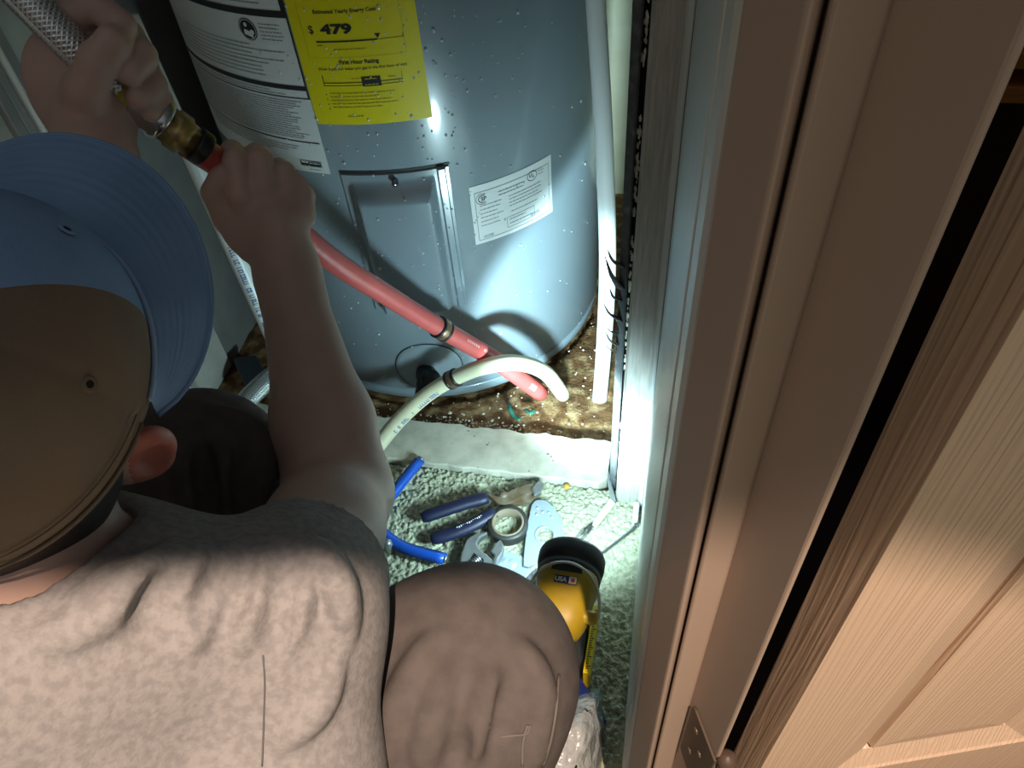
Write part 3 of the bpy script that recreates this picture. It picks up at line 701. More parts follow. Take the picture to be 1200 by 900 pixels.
plate('cutter_tip', [(622, 572), (630, 563), (638, 566), (634, 576), (626, 580)], .016, .023, m_chrome, pl, .002)
# white script on the lower grip
sc_ = [(.42+.030*i, .42+.030*i+.013, -8+3*math.sin(i*2.1), 2+6*math.sin(i*1.3)) for i in range(13)]
tube_marks('grip_script', hB, .0108, sc_, m_white_ink, pl, -30)
# blue handled tool, its middle under the forearm
bt = empty('blue_handled_pliers', tuple(F(438, 606, 0))); tag(bt, 'bright blue handled pliers partly hidden under the forearm', 'pliers')
for (a, b, c_) in [((440, 604), (462, 576), (492, 539)), ((440, 618), (470, 640), (521, 655))]:
    A_, B_, C_ = F(*a, .014), F(*b, .014), F(*c_, .014); tube('handle', catmull([A_, B_, C_], 6), .0098, m_blue, bt, 4, True, .75)
    ch = tube('handle_core', [C_, C_+(C_-B_)*.05], .0060, m_chrome, bt, 8)
lathe('pivot', [(0, .026), (.010, .025), (.013, .020), (.013, .003)], F(438, 608, 0), m_chrome, bt, 20)
tube('jaw', [F(438, 608, .014), F(415, 590, .016), F(395, 572, .014)], [.012, .011, .004], m_rust, bt, 8, True, .6)
lathe('handle_rivet', [(0, .027), (.005, .026), (.007, .022), (.007, .006)], F(457, 645, 0), m_chrome, bt, 16)
# tape roll
tr = empty('tape_roll', tuple(F(596, 621, 0))); tag(tr, 'roll of dark tape with tan core lying beside the pliers', 'tape')
c = F(596, 621, 0)+np.array([0, 0, .012])
lathe('tape', [(.0225, -.008), (.0300, -.008), (.0305, -.006), (.0305, .008), (.0300, .010), (.0235, .010)], c, m_tapeo, tr, 40)
lathe('core', [(.0210, -.009), (.0238, -.009), (.0242, .0108), (.0212, .0112), (.0210, -.009)], c, m_tapei, tr, 40)
# adjustable wrench
zp = lambda q: (440+q[0]/6, 600+q[1]/6)
wr = empty('adjustable_wrench', tuple(F(560, 670, 0))); tag(wr, 'grey steel adjustable wrench with open jaws near the knee', 'wrench')
plate('head', [zp(q) for q in [(620,235),(640,190),(700,150),(785,133),(788,152),(735,178),(714,218),(735,262),(790,300),(832,345),(848,372),(838,408),(782,392),(745,432),(700,470),(690,560),(580,560),(588,400),(600,300)]], .008, .022, m_chrome, wr, .003)
plate('movable_jaw', [zp(q) for q in [(806,275),(845,215),(878,188),(902,228),(897,282),(862,335),(852,402),(832,412),(800,385),(825,345),(838,300)]], .010, .024, m_chrome, wr, .003)
wc = F(*zp((700, 348)), .021); wx = F(*zp((730, 320)), .021)-F(*zp((668, 372)), .021); wl_ = np.linalg.norm(wx); wx /= wl_
prof = [(0, -wl_*.5)]
for i in range(5): s_ = -wl_*.5+wl_*i/5; prof += [(.0045, s_), (.0066, s_+wl_*.06), (.0066, s_+wl_*.12), (.0045, s_+wl_*.18)]
prof += [(0, wl_*.5)]
sharp(lathe('worm_screw', prof, wc, m_chrome, wr, 20, wx), 30)
plate('worm_slot', [zp(q) for q in [(640,385),(690,285),(760,330),(765,370),(705,418),(660,408)]], .0205, .0223, m_flat_black, wr, 0)
tube('handle', [F(*zp((640, 520)), .014), F(545, 720, .014), F(528, 790, .014)], [.013, .011, .012], m_chrome, wr, 8, True, .5)
# metal plates
zq = lambda q: (440+q[0]/3.75, 520+q[1]/3.75)
def plate_hole(name, pts, hc, hr, z0, z1, material, parent=None):
    P_ = [F(*p_, z1)[:2] for p_ in pts]; hc = F(*hc, z1)[:2]; n = 48
    import bmesh
    # resample outer ring by angle around the hole
    ring_o = []; ring_i = []
    P_ = np.array(P_)
    for i in range(n):
        a_ = 2*math.pi*i/n; d = np.array([math.cos(a_), math.sin(a_)]); best = 0
        for j in range(len(P_)):
            A_, B_ = P_[j], P_[(j+1) % len(P_)]; e_ = B_-A_; det = d[0]*(-e_[1])+d[1]*e_[0]
            if abs(det) < 1e-12: continue
            q = A_-hc; t_ = (q[0]*(-e_[1])+q[1]*e_[0])/det; s_ = (d[0]*q[1]-d[1]*q[0])/det
            if -1e-6 <= s_ <= 1+1e-6 and t_ > best: best = t_
        ring_o.append(hc+d*best); ring_i.append(hc+d*hr)
    v = [(*q, z) for z in (z0, z1) for R_ in (ring_o, ring_i) for q in R_]; f = []
    for i in range(n):
        j = (i+1) % n; f += [(i, n+i, n+j, j), (2*n+i, 2*n+j, 3*n+j, 3*n+i), (i, j, 2*n+j, 2*n+i), (n+j, n+i, 3*n+i, 3*n+j)]
    return mesh_obj(name, v, f, material, parent)
q1 = empty('quarter_round_plate', tuple(F(638, 627, 0))); tag(q1, 'pale metal plate with a curved edge and round hole on the carpet', 'plate')
plate_hole('plate', [zq(q) for q in [(690,255),(715,246),(750,250),(790,285),(820,345),(830,400),(826,425),(760,440),(725,500),(690,545),(650,535),(655,470),(668,360)]], zq((745, 402)), .0125, .010, .013, m_plate, q1)
hc = F(*zq((745, 402)), .013)
lathe('hole_rim', [(.0120, 0), (.0128, .0022), (.0150, .0022), (.0160, 0)], hc, m_plate, q1, 32)
for q in [(712, 282), (735, 300), (762, 302), (708, 310), (775, 322)]: lathe('rivet', [(0, .0016), (.0022, .0012), (.0028, 0)], F(*zq(q), .013), m_plate, q1, 12)
q2 = empty('zinc_plate', tuple(F(598, 665, 0))); tag(q2, 'flat bluish metal plate with rounded emboss between wrench and flashlight', 'plate')
plate('plate', [zq(q) for q in [(556,472),(600,478),(640,492),(665,520),(684,562),(632,614),(520,600),(505,560),(530,520)]], .003, .006, m_plate, q2, .0005)
lathe('emboss', [(.0, .0022), (.006, .0018), (.0085, 0)], F(*zq((597, 528)), .006), m_plate, q2, 24)
lathe('emboss', [(.0, .0016), (.004, .0012), (.006, 0)], F(*zq((572, 517)), .006), m_plate, q2, 24)
o = plate('grit_sheet', [zq(q) for q in [(684,562),(722,540),(735,600),(712,668),(640,640),(632,614)]], .001, .0035, m_blacksheet, None, 0); tag(o, 'gritty black sheet under the flashlight beside the bluish plate', 'sheet')
# screwdriver behind the flashlight
sd = empty('screwdriver', tuple(F(684, 628, 0))); tag(sd, 'silver screwdriver tip poking out behind the flashlight', 'screwdriver')
a, b = F(664, 648, .012), F(685, 624, .012); tube('shank', [a, b], .0058, m_steel, sd, 12)
tube('bit', [b, F(690, 619, .012), F(694, 613, .011)], [.0052, .0046, .0012], m_tapeo, sd, 8)
tube('handle', [F(620, 702, .014), F(655, 662, .013), a], [.012, .013, .008], m_blackpl, sd, 12)
# thin rod
rd = tube('metal_rod', catmull([F(690, 659, .006), F(716, 640, .006), F(740, 621, .006), F(745, 614, .010), F(748, 617, .016)], 5), .0019, mat('rod_steel', (.12, .13, .14), .4, metal=.7), None, 8); tag(rd, 'thin dark metal rod with hooked end by the side panel', 'rod')
# pale offcuts and metal edging near the stud
m_off = mat('pale_offcut', (.66, .67, .60), .6)
o = MB().add([F(*p_, z) for z in (.002, .010) for p_ in ((693, 615), (699, 618), (721, 590), (715, 584))], [(0,1,2,3), (7,6,5,4), (0,4,5,1), (1,5,6,2), (2,6,7,3), (3,7,4,0)]).obj('vinyl_offcut', m_off, None); tag(o, 'pale pointed strip of vinyl on the carpet before the stud', 'offcut')
o = MB().add([F(*p_, z) for z in (.000, .006) for p_ in ((706, 541), (710, 540), (722, 588), (717, 588))], [(0,1,2,3), (7,6,5,4), (0,4,5,1), (1,5,6,2), (2,6,7,3), (3,7,4,0)]).obj('edging_strip', m_metal_strip, None); tag(o, 'narrow pale edging strip at the right end of the threshold board', 'strip')
o = MB().box((-.005, .628, -.004), (.0035, .660, .016)).obj('corner_clip', m_side, None, bevel=.002); tag(o, 'small bluish corner clip at the foot of the stud', 'clip')
# crumbs of rotten flooring and debris
deb = MB()
for i in range(420):
    while True:
        x, y = rng.uniform(-.68, -.04), rng.uniform(.775, 1.08)
        if (x-TC[0])**2+(y-TC[1])**2 > .312**2: break
    if rng.random() < .4: x = rng.normal(-.27, .06); y = rng.uniform(.778, .80)
    s_ = rng.uniform(.0008, .0030); pz = -.010+rng.random()*.006
    pts = [(x+s_*rng.uniform(.5, 1.2)*math.cos(t), y+s_*rng.uniform(.5, 1.2)*math.sin(t), pz) for t in np.arange(5)*1.2566]+[(x, y, pz+s_*.9)]
    deb.add(pts, [(k, (k+1) % 5, 5) for k in range(5)])
tag(deb.obj('plaster_crumbs', mat('crumb', (.72, .66, .52), .9), None), 'pale crumbs scattered over the rotten brown floor by the tank', 'debris', kind='stuff')
m_green = mat('green_scrap', (.02, .16, .11), .6)
for i, (path, lab) in enumerate([([(597, 474), (598, 480), (603, 488), (609, 492)], 'curled green scrap nearest the red pipe end'), ([(616, 480), (622, 484), (626, 480)], 'small green scrap right of the curled green scrap')]):
    o = tube('green_scrap', catmull([F(*p_, .004+.004*(k % 2)) for k, p_ in enumerate(path)], 5), .0038, m_green, None, 7, True, .5); tag(o, lab, 'scrap')
o = lathe('orange_crumb', [(0, .006), (.004, .005), (.0055, .002), (.003, -.002)], F(664, 571, 0), mat('orange_crumb', (.60, .30, .06), .7), None, 7); tag(o, 'small orange crumb on the carpet below the threshold', 'debris')
o = lathe('brown_crumb', [(0, .004), (.003, .003), (.004, 0)], F(698, 664, 0), mat('brown_crumb', (.30, .12, .04), .7), None, 7); tag(o, 'small brown crumb on the carpet right of the flashlight', 'debris')

# ================================================================== FLASHLIGHT (switched on)
m_fy = mat('flashlight_yellow', (.50, .35, .02), .45, col2=(.42, .29, .015), nscale=30)
m_fb = mat('flashlight_black', (.016, .017, .019), .5, bump=.2, bscale=200, bdist=.0005)
m_wire = mat('bail_wire', (.62, .62, .60), .3, metal=.8)
fh_ = empty('flashlight', tuple(fl(655, 775, 0))); tag(fh_, 'yellow and black flashlight with wire bail shining at the stud', 'flashlight')
hc = at(667, 673, .945); tgt = np.array([-.018, .690, .12])
ax = np.array([.16, .95, -.12]); ax /= np.linalg.norm(ax)
back = at(654, 741, .905)
ax = hc-back; L_ = np.linalg.norm(ax); ax /= L_
e1 = np.cross(ax, [0, 0, 1.]); e1 /= np.linalg.norm(e1); e2 = np.cross(e1, ax)    # right, up
lathe('head', [(.028, -.016), (.0375, -.012), (.0385, -.002), (.0365, 0), (.0365, .003), (.0395, .005), (.0405, .012), (.0405, .022), (.039, .026), (.0360, .027), (.0350, .020), (.0, .012)], hc, m_fb, fh_, 40, ax)
v = []; f = []; n = 28; prof = [(-L_-.006, .014, .012), (-L_, .024, .020), (-L_+.012, .029, .026), (-.055, .031, .030), (-.03, .034, .033), (-.016, .0375, .036), (-.010, .036, .035)]
for (s_, ru, rv) in prof:
    for k in range(n):
        t = 2*math.pi*k/n; c_, s2 = math.cos(t), math.sin(t); pw = .75
        v.append(hc+ax*s_+e1*ru*math.copysign(abs(c_)**pw, c_)+e2*rv*math.copysign(abs(s2)**pw, s2))
f = [(i*n+k, i*n+(k+1) % n, (i+1)*n+(k+1) % n, (i+1)*n+k) for i in range(len(prof)-1) for k in range(n)]+[tuple(range(n))[::-1], tuple(range((len(prof)-1)*n, len(prof)*n))]
bd = mesh_obj('body', v, f, m_fy, fh_, True)
def on_body(u, s_, lift=.0): return hc+ax*s_+e1*u+e2*(.0345+lift)
mb = MB(); mb.add([on_body(-.018, -.020, .001), on_body(.018, -.020, .001), on_body(.016, -.008, .003), on_body(-.016, -.008, .003)], [(0, 1, 2, 3)]); mb.obj('release_tab', m_fb, fh_)
# sticker
m_stw = mat('sticker_white', (.70, .68, .60), .5); m_stb = mat('sticker_blue', (.02, .03, .12), .5); m_str = mat('sticker_red', (.45, .06, .04), .5)
def badge(name, u0, u1, s0, s1, lift, material, par): return mesh_obj(name, [on_body(u0, s0, lift), on_body(u1, s0, lift), on_body(u1, s1, lift), on_body(u0, s1, lift)], [(0, 1, 2, 3)], material, par)
st = badge('sticker', -.012, .014, -.036, -.0255, .0006, m_stb, fh_)
badge('sticker_flag', .0045, .0132, -.0352, -.0262, .0009, m_stw, st)
badge('sticker_stripe', .0070, .0110, -.0335, -.0285, .0012, m_str, st)
tv_, tf_ = text_geo('USA', None, .0062, .03)
mesh_obj('print', [on_body(-.0112+p_[0]*.9, -.034+p_[1], .0010) for p_ in tv_], tf_, m_stw, st)
# wire bail
bl = []
for t in np.linspace(-12, 192, 25):
    a_ = math.radians(t); bl.append(hc+e1*(.0425*math.cos(a_))+e2*(.010+.0315*max(0, math.sin(a_)))+ax*(-.058+.046*max(0, math.sin(a_))**.7))
tube('wire_bail', bl, .0018, m_wire, fh_, 8)
for s_ in (-1, 1): lathe('bail_socket', [(0, .004), (.006, .004), (.008, 0), (.008, -.012)], hc+e1*s_*.037+ax*-.058+e2*.010, m_fy, fh_, 14, e1*s_)
tube('grip', catmull([hc-ax*(L_-.014)-e2*.008, at(652, 752, .955), fl(640, 800, .06), fl(632, 812, .02)], 6), [.022]*8+[.021]*5+[.024]*6, m_fb, fh_, 20)
MB().prism([fl(*p_, .03)[:2] for p_ in ((612, 792), (650, 790), (652, 836), (614, 838))], -.006, .03).obj('battery', m_fb, fh_, bevel=.004)
lens = lathe('lens', [(.0348, .021), (.0, .0215)], hc, mat('lens_glow', (.9, .95, 1.), .2, emit=((.70, .95, 1.), 8.)), fh_, 32, ax)
lp = hc+ax*.034
aimv = np.array([math.sin(math.radians(-3))*math.cos(math.radians(-5)), math.cos(math.radians(-3))*math.cos(math.radians(-5)), math.sin(math.radians(-5))])
for nm, en, sz, bl_, off in (('flashlight_spill', 8.8, 150, .55, np.array([-.42, 0, -.22])), ('flashlight_beam', 36., 56, .22, np.zeros(3))):
    o = spot(nm, lp, lp+aimv+off, en, (.62, .94, 1.), sz, bl_, .036 if 'spill' in nm else .022); o.parent = fh_; o.matrix_parent_inverse = fh_.matrix_world.inverted()
# tape measure
tm = empty('tape_measure', tuple(fl(692, 745, 0))); tag(tm, 'yellow and black tape measure standing behind the flashlight grip', 'tape measure')
z1 = .045
MB().prism([fl(*p_, z1)[:2] for p_ in ((668, 724), (684, 724), (689, 736), (685, 770), (678, 786), (666, 782))], -.006, z1).obj('case', m_fb, tm, bevel=.006)
m_ty = mat('tape_yellow', (.72, .52, .012), .42)
MB().prism([fl(*p_, z1)[:2] for p_ in ((678, 708), (688, 703), (694, 705), (690, 735), (684, 724), (672, 723))], -.006, z1).obj('case_corner', m_ty, tm, bevel=.003)
MB().prism([fl(*p_, z1+.003)[:2] for p_ in ((695, 710), (703, 708), (691, 790), (683, 788))], .004, z1+.003).obj('blade', m_ty, tm, bevel=.0006)
tk = MB()
for i in range(26):
    t = i/26; A_ = np.array((696.5, 716))*(1-t)+np.array((685.5, 786))*t; B_ = A_+np.array((5.2 if i % 4 == 0 else 2.8, .3)); w_ = .9
    pts = [fl(A_[0], A_[1]-w_, z1+.0034), fl(B_[0], B_[1]-w_, z1+.0034), fl(B_[0], B_[1]+w_*.3, z1+.0034), fl(A_[0], A_[1]+w_*.3, z1+.0034)]; tk.add(pts, [(3, 2, 1, 0)])
tag(tk.obj('markings', m_ink, tm), kind='stuff')

# ================================================================== PLASTIC BAG AND BLUE PACKET
m_navyp = mat('blue_packet', (.012, .025, .17), .35)
bp_ = MB().add([fl(655, 775, .02), fl(668, 776, .03), fl(710, 842, .03), fl(706, 850, .0), fl(700, 885, .02), fl(650, 890, .02), fl(640, 830, .03)]+[fl(660, 830, .06)], [(0, 1, 7), (1, 2, 7), (2, 3, 7), (3, 4, 7), (4, 5, 7), (5, 6, 7), (6, 0, 7)]).obj('blue_packet', m_navyp, None)
so = bp_.modifiers.new('thick', 'SOLIDIFY'); so.thickness = .004; tag(bp_, 'dark blue plastic packet under the clear bag beside the knee', 'packet')
nb = 13; v = []; r2 = np.random.default_rng(11)
for i in range(nb+1):
    for j in range(nb+1):
        a_ = i/nb; b_ = j/nb; px = 618+ (b_*92)*(1-.20*abs(a_-.30)) ; py = 808+a_*140
        edge = min(a_, 1-a_, b_, 1-b_)
        z = .01+.115*min(1, edge*3.4)**.6*(1-.3*a_)
        z += .020*(vnoise(np.array(a_*5.), np.array(b_*5.), 1, 21)-.5)*2*min(1, edge*5)+.010*(abs(((a_*4+b_*3) % 1)-.5)-.25)*2
        q = fl(px+r2.normal(0, 1.2), py+r2.normal(0, 1.2), z); v.append(q)
m_bag = mat('clear_plastic_bag', (.62, .66, .68), .22, alpha=.62, spec=.8, bump=.9, bscale=38, bdist=.012)
bg_ = mesh_obj('plastic_bag', v, grid_faces(nb+1, nb+1), m_bag, None, True); tag(bg_, 'crumpled translucent plastic bag on the carpet beside the right knee', 'bag')
so = bg_.modifiers.new('thick', 'SOLIDIFY'); so.thickness = .0006

# ================================================================== PERSON
m_skin = mat('skin', (.60, .41, .355), .5, col2=(.54, .36, .305), nscale=22, bump=.12, bscale=220, bdist=.0006, sss=.12)
m_shirt = mat('heather_shirt', (.33, .315, .32), .9, col2=(.26, .25, .255), nscale=170, nlo=.4, nhi=.62, bump=.35, bscale=380, bdist=.0012, spec=.15)
m_trous = mat('taupe_trousers', (.132, .114, .110), .85, col2=(.106, .092, .089), nscale=60, bump=.3, bscale=500, bdist=.0008, spec=.2)
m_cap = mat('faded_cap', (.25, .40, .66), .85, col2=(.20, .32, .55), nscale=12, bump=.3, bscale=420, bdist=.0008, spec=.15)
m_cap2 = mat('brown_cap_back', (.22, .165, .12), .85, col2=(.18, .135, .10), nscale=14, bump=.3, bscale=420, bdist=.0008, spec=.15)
m_seam_highlight = mat('cap_seam_highlight', (.34, .48, .70), .8)
m_hair = mat('dark_hair', (.022, .015, .012), .6, bump=.7, bscale=30, bdist=.002, stretch=(8, 40, 40))
m_shoe = mat('brown_shoe', (.12, .08, .055), .6)
nrm = lambda a: np.array(a, float)/np.linalg.norm(a)
# head frame
Hc = at(-10, 460, .527)
az, pit, rol = math.radians(-1), math.radians(20), math.radians(-24)
hf = np.array([math.sin(az)*math.cos(pit), math.cos(az)*math.cos(pit), math.sin(pit)]); hr = np.array([math.cos(az), -math.sin(az), 0]); hu = np.cross(hr, hf)
hr, hu = hr*math.cos(rol)+hu*math.sin(rol), hu*math.cos(rol)-hr*math.sin(rol)
HA = np.array([hr, hf, hu])
def hp_(r, f_, u): return Hc+hr*r+hf*f_+hu*u
C7 = at(48, 715, .560); NB = at(18, 672, .575)
S = at(336, 724, .580); E_ = at(398, 578, .775); Wr = at(336, 316, .815)
SL = np.array([-.535, .20, .555]); EL = np.array([-.585, .40, .47]); WL = at(112, 185, .765)
EARS = []
body = Field((-.70, .02, .36), (-.13, .70, .84), .0024)
A = body.add
A(ellip(hp_(0, -.006, .02), HA, (.076, .096, .092)), .02)
A(ellip(hp_(0, .030, -.035), HA, (.060, .062, .075)), .03)         # face and jaw
A(ellip(hp_(0, .078, -.085), HA, (.026, .022, .020)), .02)         # chin
A(rcone(hp_(0, .094, .005), hp_(0, .112, -.030), .008, .013), .012) # nose
for s_ in (-1, 1):
    A(ellip(hp_(s_*.030, .086, .015), HA, (.018, .010, .007)), .010)  # brow
    body.cut(ellip(hp_(s_*.030, .099, -.002), HA, (.013, .010, .009)), .006)
    A(ellip(hp_(s_*.030, .084, -.002), HA, (.011, .010, .010)), .002)  # eyeball
    A(ellip(hp_(s_*.012, .094, -.056), HA, (.014, .008, .005)), .008)  # lips
    # ear
    ea = np.array([nrm(hr*s_*.62-hf*.55+hu*.1), nrm(hf*.75+hr*s_*.5), hu]); ea[1] = nrm(np.cross(ea[2], ea[0])); ea[2] = nrm(np.cross(ea[0], ea[1]))
    ec = hp_(s_*.083, -.012, -.026); EARS.append(ec); A(ellip(ec, ea, (.0095, .020, .033)), .006)
    A(ellip(ec-ea[2]*.026+hf*.004, ea, (.0075, .012, .012)), .006); body.cut(ellip(ec+ea[0]*.009+hf*.002, ea, (.006, .011, .019)), .004)
A(rcone(hp_(0, -.030, -.055), NB, .056, .060), .03); A(rcone(NB, C7+[0, .01, -.04], .058, .055), .02)
A(rcone(C7+[0, .01, -.04], (-.35, .10, .46), .055, .08), .03)
A(rcone(S, SL, .042, .042), .03)
# right arm
A(rcone(S, S*.35+E_*.65, .051, .049), .02); A(rcone(S*.4+E_*.6, E_, .049, .046), .02)
fa = Wr-E_; side = nrm(np.cross(fa, ray(390, 450)))
mid = E_+fa*.30
A(rcone(E_, mid, .046, .0480), .03); A(rcone(mid, Wr*.92+E_*.08, .047, .0300), .02)
A(rcone(Wr*.9+E_*.1, Wr, .0295, .0300), .015)
def finger(P, r, k=.003):
    n = len(P)-1
    for i in range(n): A(rcone(P[i], P[i+1], r[i], r[i+1]), k if i else .006)
# right hand: palm then five fingers closed on the red pipe
A(rcone(Wr, at(322, 262, .815), .029, .030), .015)
A(ellip(at(314, 250, .815), np.array([nrm(at(350, 262, .82)-at(280, 240, .81)), nrm(at(316, 220, .82)-at(318, 290, .81)), -ray(314, 250)]), (.040, .043, .016)), .012)
kn = [(282, 228, .806), (309, 218, .806), (336, 230, .812), (356, 252, .818)]
pp = [[(276, 190, .808), (272, 178, .836), (278, 196, .862)], [(305, 188, .812), (300, 181, .842), (294, 204, .866)], [(333, 203, .820), (326, 197, .850), (314, 218, .868)], [(357, 229, .826), (348, 226, .852), (332, 238, .868)]]
for k_, (b, ch) in enumerate(zip(kn, pp)):
    r0 = (.0122, .0120, .0113, .0103)[k_]
    finger([at(318, 262, .818), at(*b), at(*ch[0]), at(*ch[1]), at(*ch[2])], [r0, r0+.001, r0, r0-.001, r0-.0025])
finger([at(296, 288, .826), at(266, 256, .826), at(251, 226, .820), at(258, 203, .812)], [.017, .0140, .0122, .0098], .003)
# left arm and hand
A(rcone(SL, EL, .054, .045), .02); A(rcone(EL, EL*.7+WL*.3, .046, .047), .03); A(rcone(EL*.7+WL*.3, WL, .047, .031), .02)
A(rcone(WL, at(102, 120, .785), .031, .030), .015)
A(ellip(at(95, 105, .790), np.array([nrm(at(135, 95, .80)-at(60, 105, .77)), nrm(at(85, 50, .79)-at(105, 160, .78)), -ray(95, 105)]), (.034, .050, .017)), .018)
lf = [[(80, 60, .795), (82, 22, .795), (115, 8, .785), (140, 30, .765), (136, 56, .748)],
      [(90, 80, .800), (105, 28, .805), (150, 42, .792), (165, 66, .768), (152, 84, .752)],
      [(95, 100, .800), (128, 58, .812), (168, 78, .800), (178, 100, .778), (162, 114, .762)],
      [(100, 120, .800), (145, 92, .812), (178, 106, .802), (187, 118, .786), (176, 130, .772)]]
for k_, ch in enumerate(lf):
    r0 = (.0128, .0132, .0125, .0112)[k_]; finger([at(*q) for q in ch], [r0, r0+.001, r0, r0, r0-.0015])
finger([at(92, 140, .772), at(100, 105, .752), at(114, 72, .742), at(128, 46, .744)], [.019, .0165, .0140, .0108], .006)
person = body.mesh('person', m_skin, None, 2)
m_ear = mat('ear_skin', (.50, .16, .12), .5, sss=.25)
person.data.materials.append(m_ear)
cen = np.empty(len(person.data.polygons)*3, np.float32); person.data.polygons.foreach_get('center', cen); cen = cen.reshape(-1, 3)
mi = np.zeros(len(cen), np.int32)
for e_ in EARS: mi[(np.linalg.norm(cen-e_, axis=1) < .045) & (np.abs((cen-Hc)@hr) > .079)] = 1
person.data.polygons.foreach_set('material_index', mi)
tag(person, 'man in grey shirt and faded blue cap crouching before the water heater', 'person')
# hair under the cap
hair = Field(Hc-.13, Hc+.13, .0026)
hair.add(ellip(hp_(0, -.008, .016), HA, (.080, .100, .094)), .0)
hair.add(ellip(hp_(0, -.040, -.035), HA, (.072, .064, .062)), .02)
hair.cut_plane(hp_(0, -.060, -.066), nrm(-hu*1+hf*.35), Hc-.14, Hc+.14); hair.cut_plane(hp_(0, .045, 0), hf, Hc-.14, Hc+.14); hair.cut_plane(hp_(0, 0, .03), hu, Hc-.14, Hc+.14)
for s_ in (-1, 1): hair.cut(ellip(hp_(s_*.088, .002, -.028), HA, (.030, .024, .040)), .003)
hair.mesh('hair', m_hair, person, 1)
# cap: crown of six gores, brim band, stitched bill
nc, ns = 22, 96; v = []; cc = hp_(0, -.006, .022); RX, RY, RZ = .086, .109, .102
for i in range(nc+1):
    t = i/nc*math.pi/2*.985
    for k in range(ns):
        a_ = 2*math.pi*k/ns; s_ = math.sin(t); gore = 1-.012*max(0, 1-abs(((k/ns*6) % 1)-.5)*-1-.5)*0
        seam = -.0016*math.exp(-(((k/ns*6+.5) % 1-.5)/.035)**2)
        x = (RX+seam)*math.cos(a_)*s_**.85; y = (RY+seam)*math.sin(a_)*s_**.85*(.93 if math.sin(a_) < 0 else 1); z = RZ*math.cos(t)
        v.append(cc+hr*x+hf*y+hu*(z-.012*(1 if i == nc else 0)))
f = [(i*ns+k, (i+1)*ns+k, (i+1)*ns+(k+1) % ns, i*ns+(k+1) % ns) for i in range(nc) for k in range(ns)]
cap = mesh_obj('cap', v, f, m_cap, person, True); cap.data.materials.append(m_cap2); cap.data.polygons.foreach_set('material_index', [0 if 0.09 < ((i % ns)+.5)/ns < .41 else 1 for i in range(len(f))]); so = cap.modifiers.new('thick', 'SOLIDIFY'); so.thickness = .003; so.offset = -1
sm = cap.modifiers.new('ss', 'SUBSURF'); sm.levels = 1; sm.render_levels = 1
def cap_pt(a_, s_, zoff, out): return cc+hr*((RX+out)*math.cos(a_)*s_)+hf*((RY+out)*math.sin(a_)*s_*(.93 if math.sin(a_) < 0 else 1))+hu*zoff
lathe('button', [(0, .006), (.005, .005), (.008, 0)], cc+hu*RZ, m_cap, cap, 16, hu)
bandP = [cap_pt(math.pi+math.pi*k/40, 1, .006, .0008) for k in range(41)]
tube('sweat_band_seam', bandP, .0010, m_cap2, cap, 6)
tube('sweat_band_seam', [cap_pt(math.pi+math.pi*k/40, .985, .022, .0015) for k in range(41)], .0006, m_cap2, cap, 6)
for a_ in (30, 90, 150, 210, 270, 330):   # vent eyelets
    pass
for a_ in (60, 120, 0, 180, 240, 300):
    t_ = math.radians(52); q = cc+hr*RX*math.cos(math.radians(a_))*math.sin(t_)**.85+hf*RY*math.sin(math.radians(a_))*math.sin(t_)**.85+hu*RZ*math.cos(t_)
    nn = nrm(q-cc); lathe('eyelet', [(.0020, .0006), (.0036, .0011), (.0046, 0)], q, m_cap if a_ in (60, 120) else m_cap2, cap, 14, nn); lathe('eyelet_hole', [(0, .0007), (.0021, .0007)], q, m_flat_black, cap, 12, nn)
nb_, na = 40, 60; v = []; BL = .074
for lay in (0, 1):
    for i in range(nb_+1):
        s_ = i/nb_
        for j in range(na+1):
            b_ = -1+2*j/na; a_ = math.radians(90-b_*80); ln = BL*(1-abs(b_)**2.4)**.75 if abs(b_) < 1 else 0
            base = np.array([RX*math.cos(a_), RY*math.sin(a_)]); dirn = nrm(np.array([math.cos(a_)*.55, math.sin(a_)+.35])); q = base*(.985)+dirn*ln*s_
            drop = -.004-.020*s_-.95*(q[0]**2)/.088*.30*(.35+.65*s_)
            st_ = -.0007*max(0, math.cos(s_*BL/.0078*2*math.pi))**6 if s_ > .05 else 0
            v.append(cc+hr*q[0]+hf*q[1]+hu*(drop+.006+(st_ if lay == 0 else -.0042)))
M_ = (nb_+1)*(na+1); f = [(a, b, c, d) for (a, b, c, d) in grid_faces(nb_+1, na+1)]; f += [(M_+d, M_+c, M_+b, M_+a) for (a, b, c, d) in grid_faces(nb_+1, na+1)]
for j in range(na): a = nb_*(na+1)+j; f.append((a, M_+a, M_+a+1, a+1))
mesh_obj('bill', v, f, m_cap, cap, True)
tube('front_seam', [cap_pt(math.radians(8+164*k/50), 1.0, .0035, .0012) for k in range(51)], .0016, m_seam_highlight, cap, 8)  # seam piping in lighter blue that also paints the edge highlight
tube('bill_piping', [np.array(v[nb_*(na+1)+j])-hu*.002 for j in range(na+1)], .0024, m_cap, cap, 8)
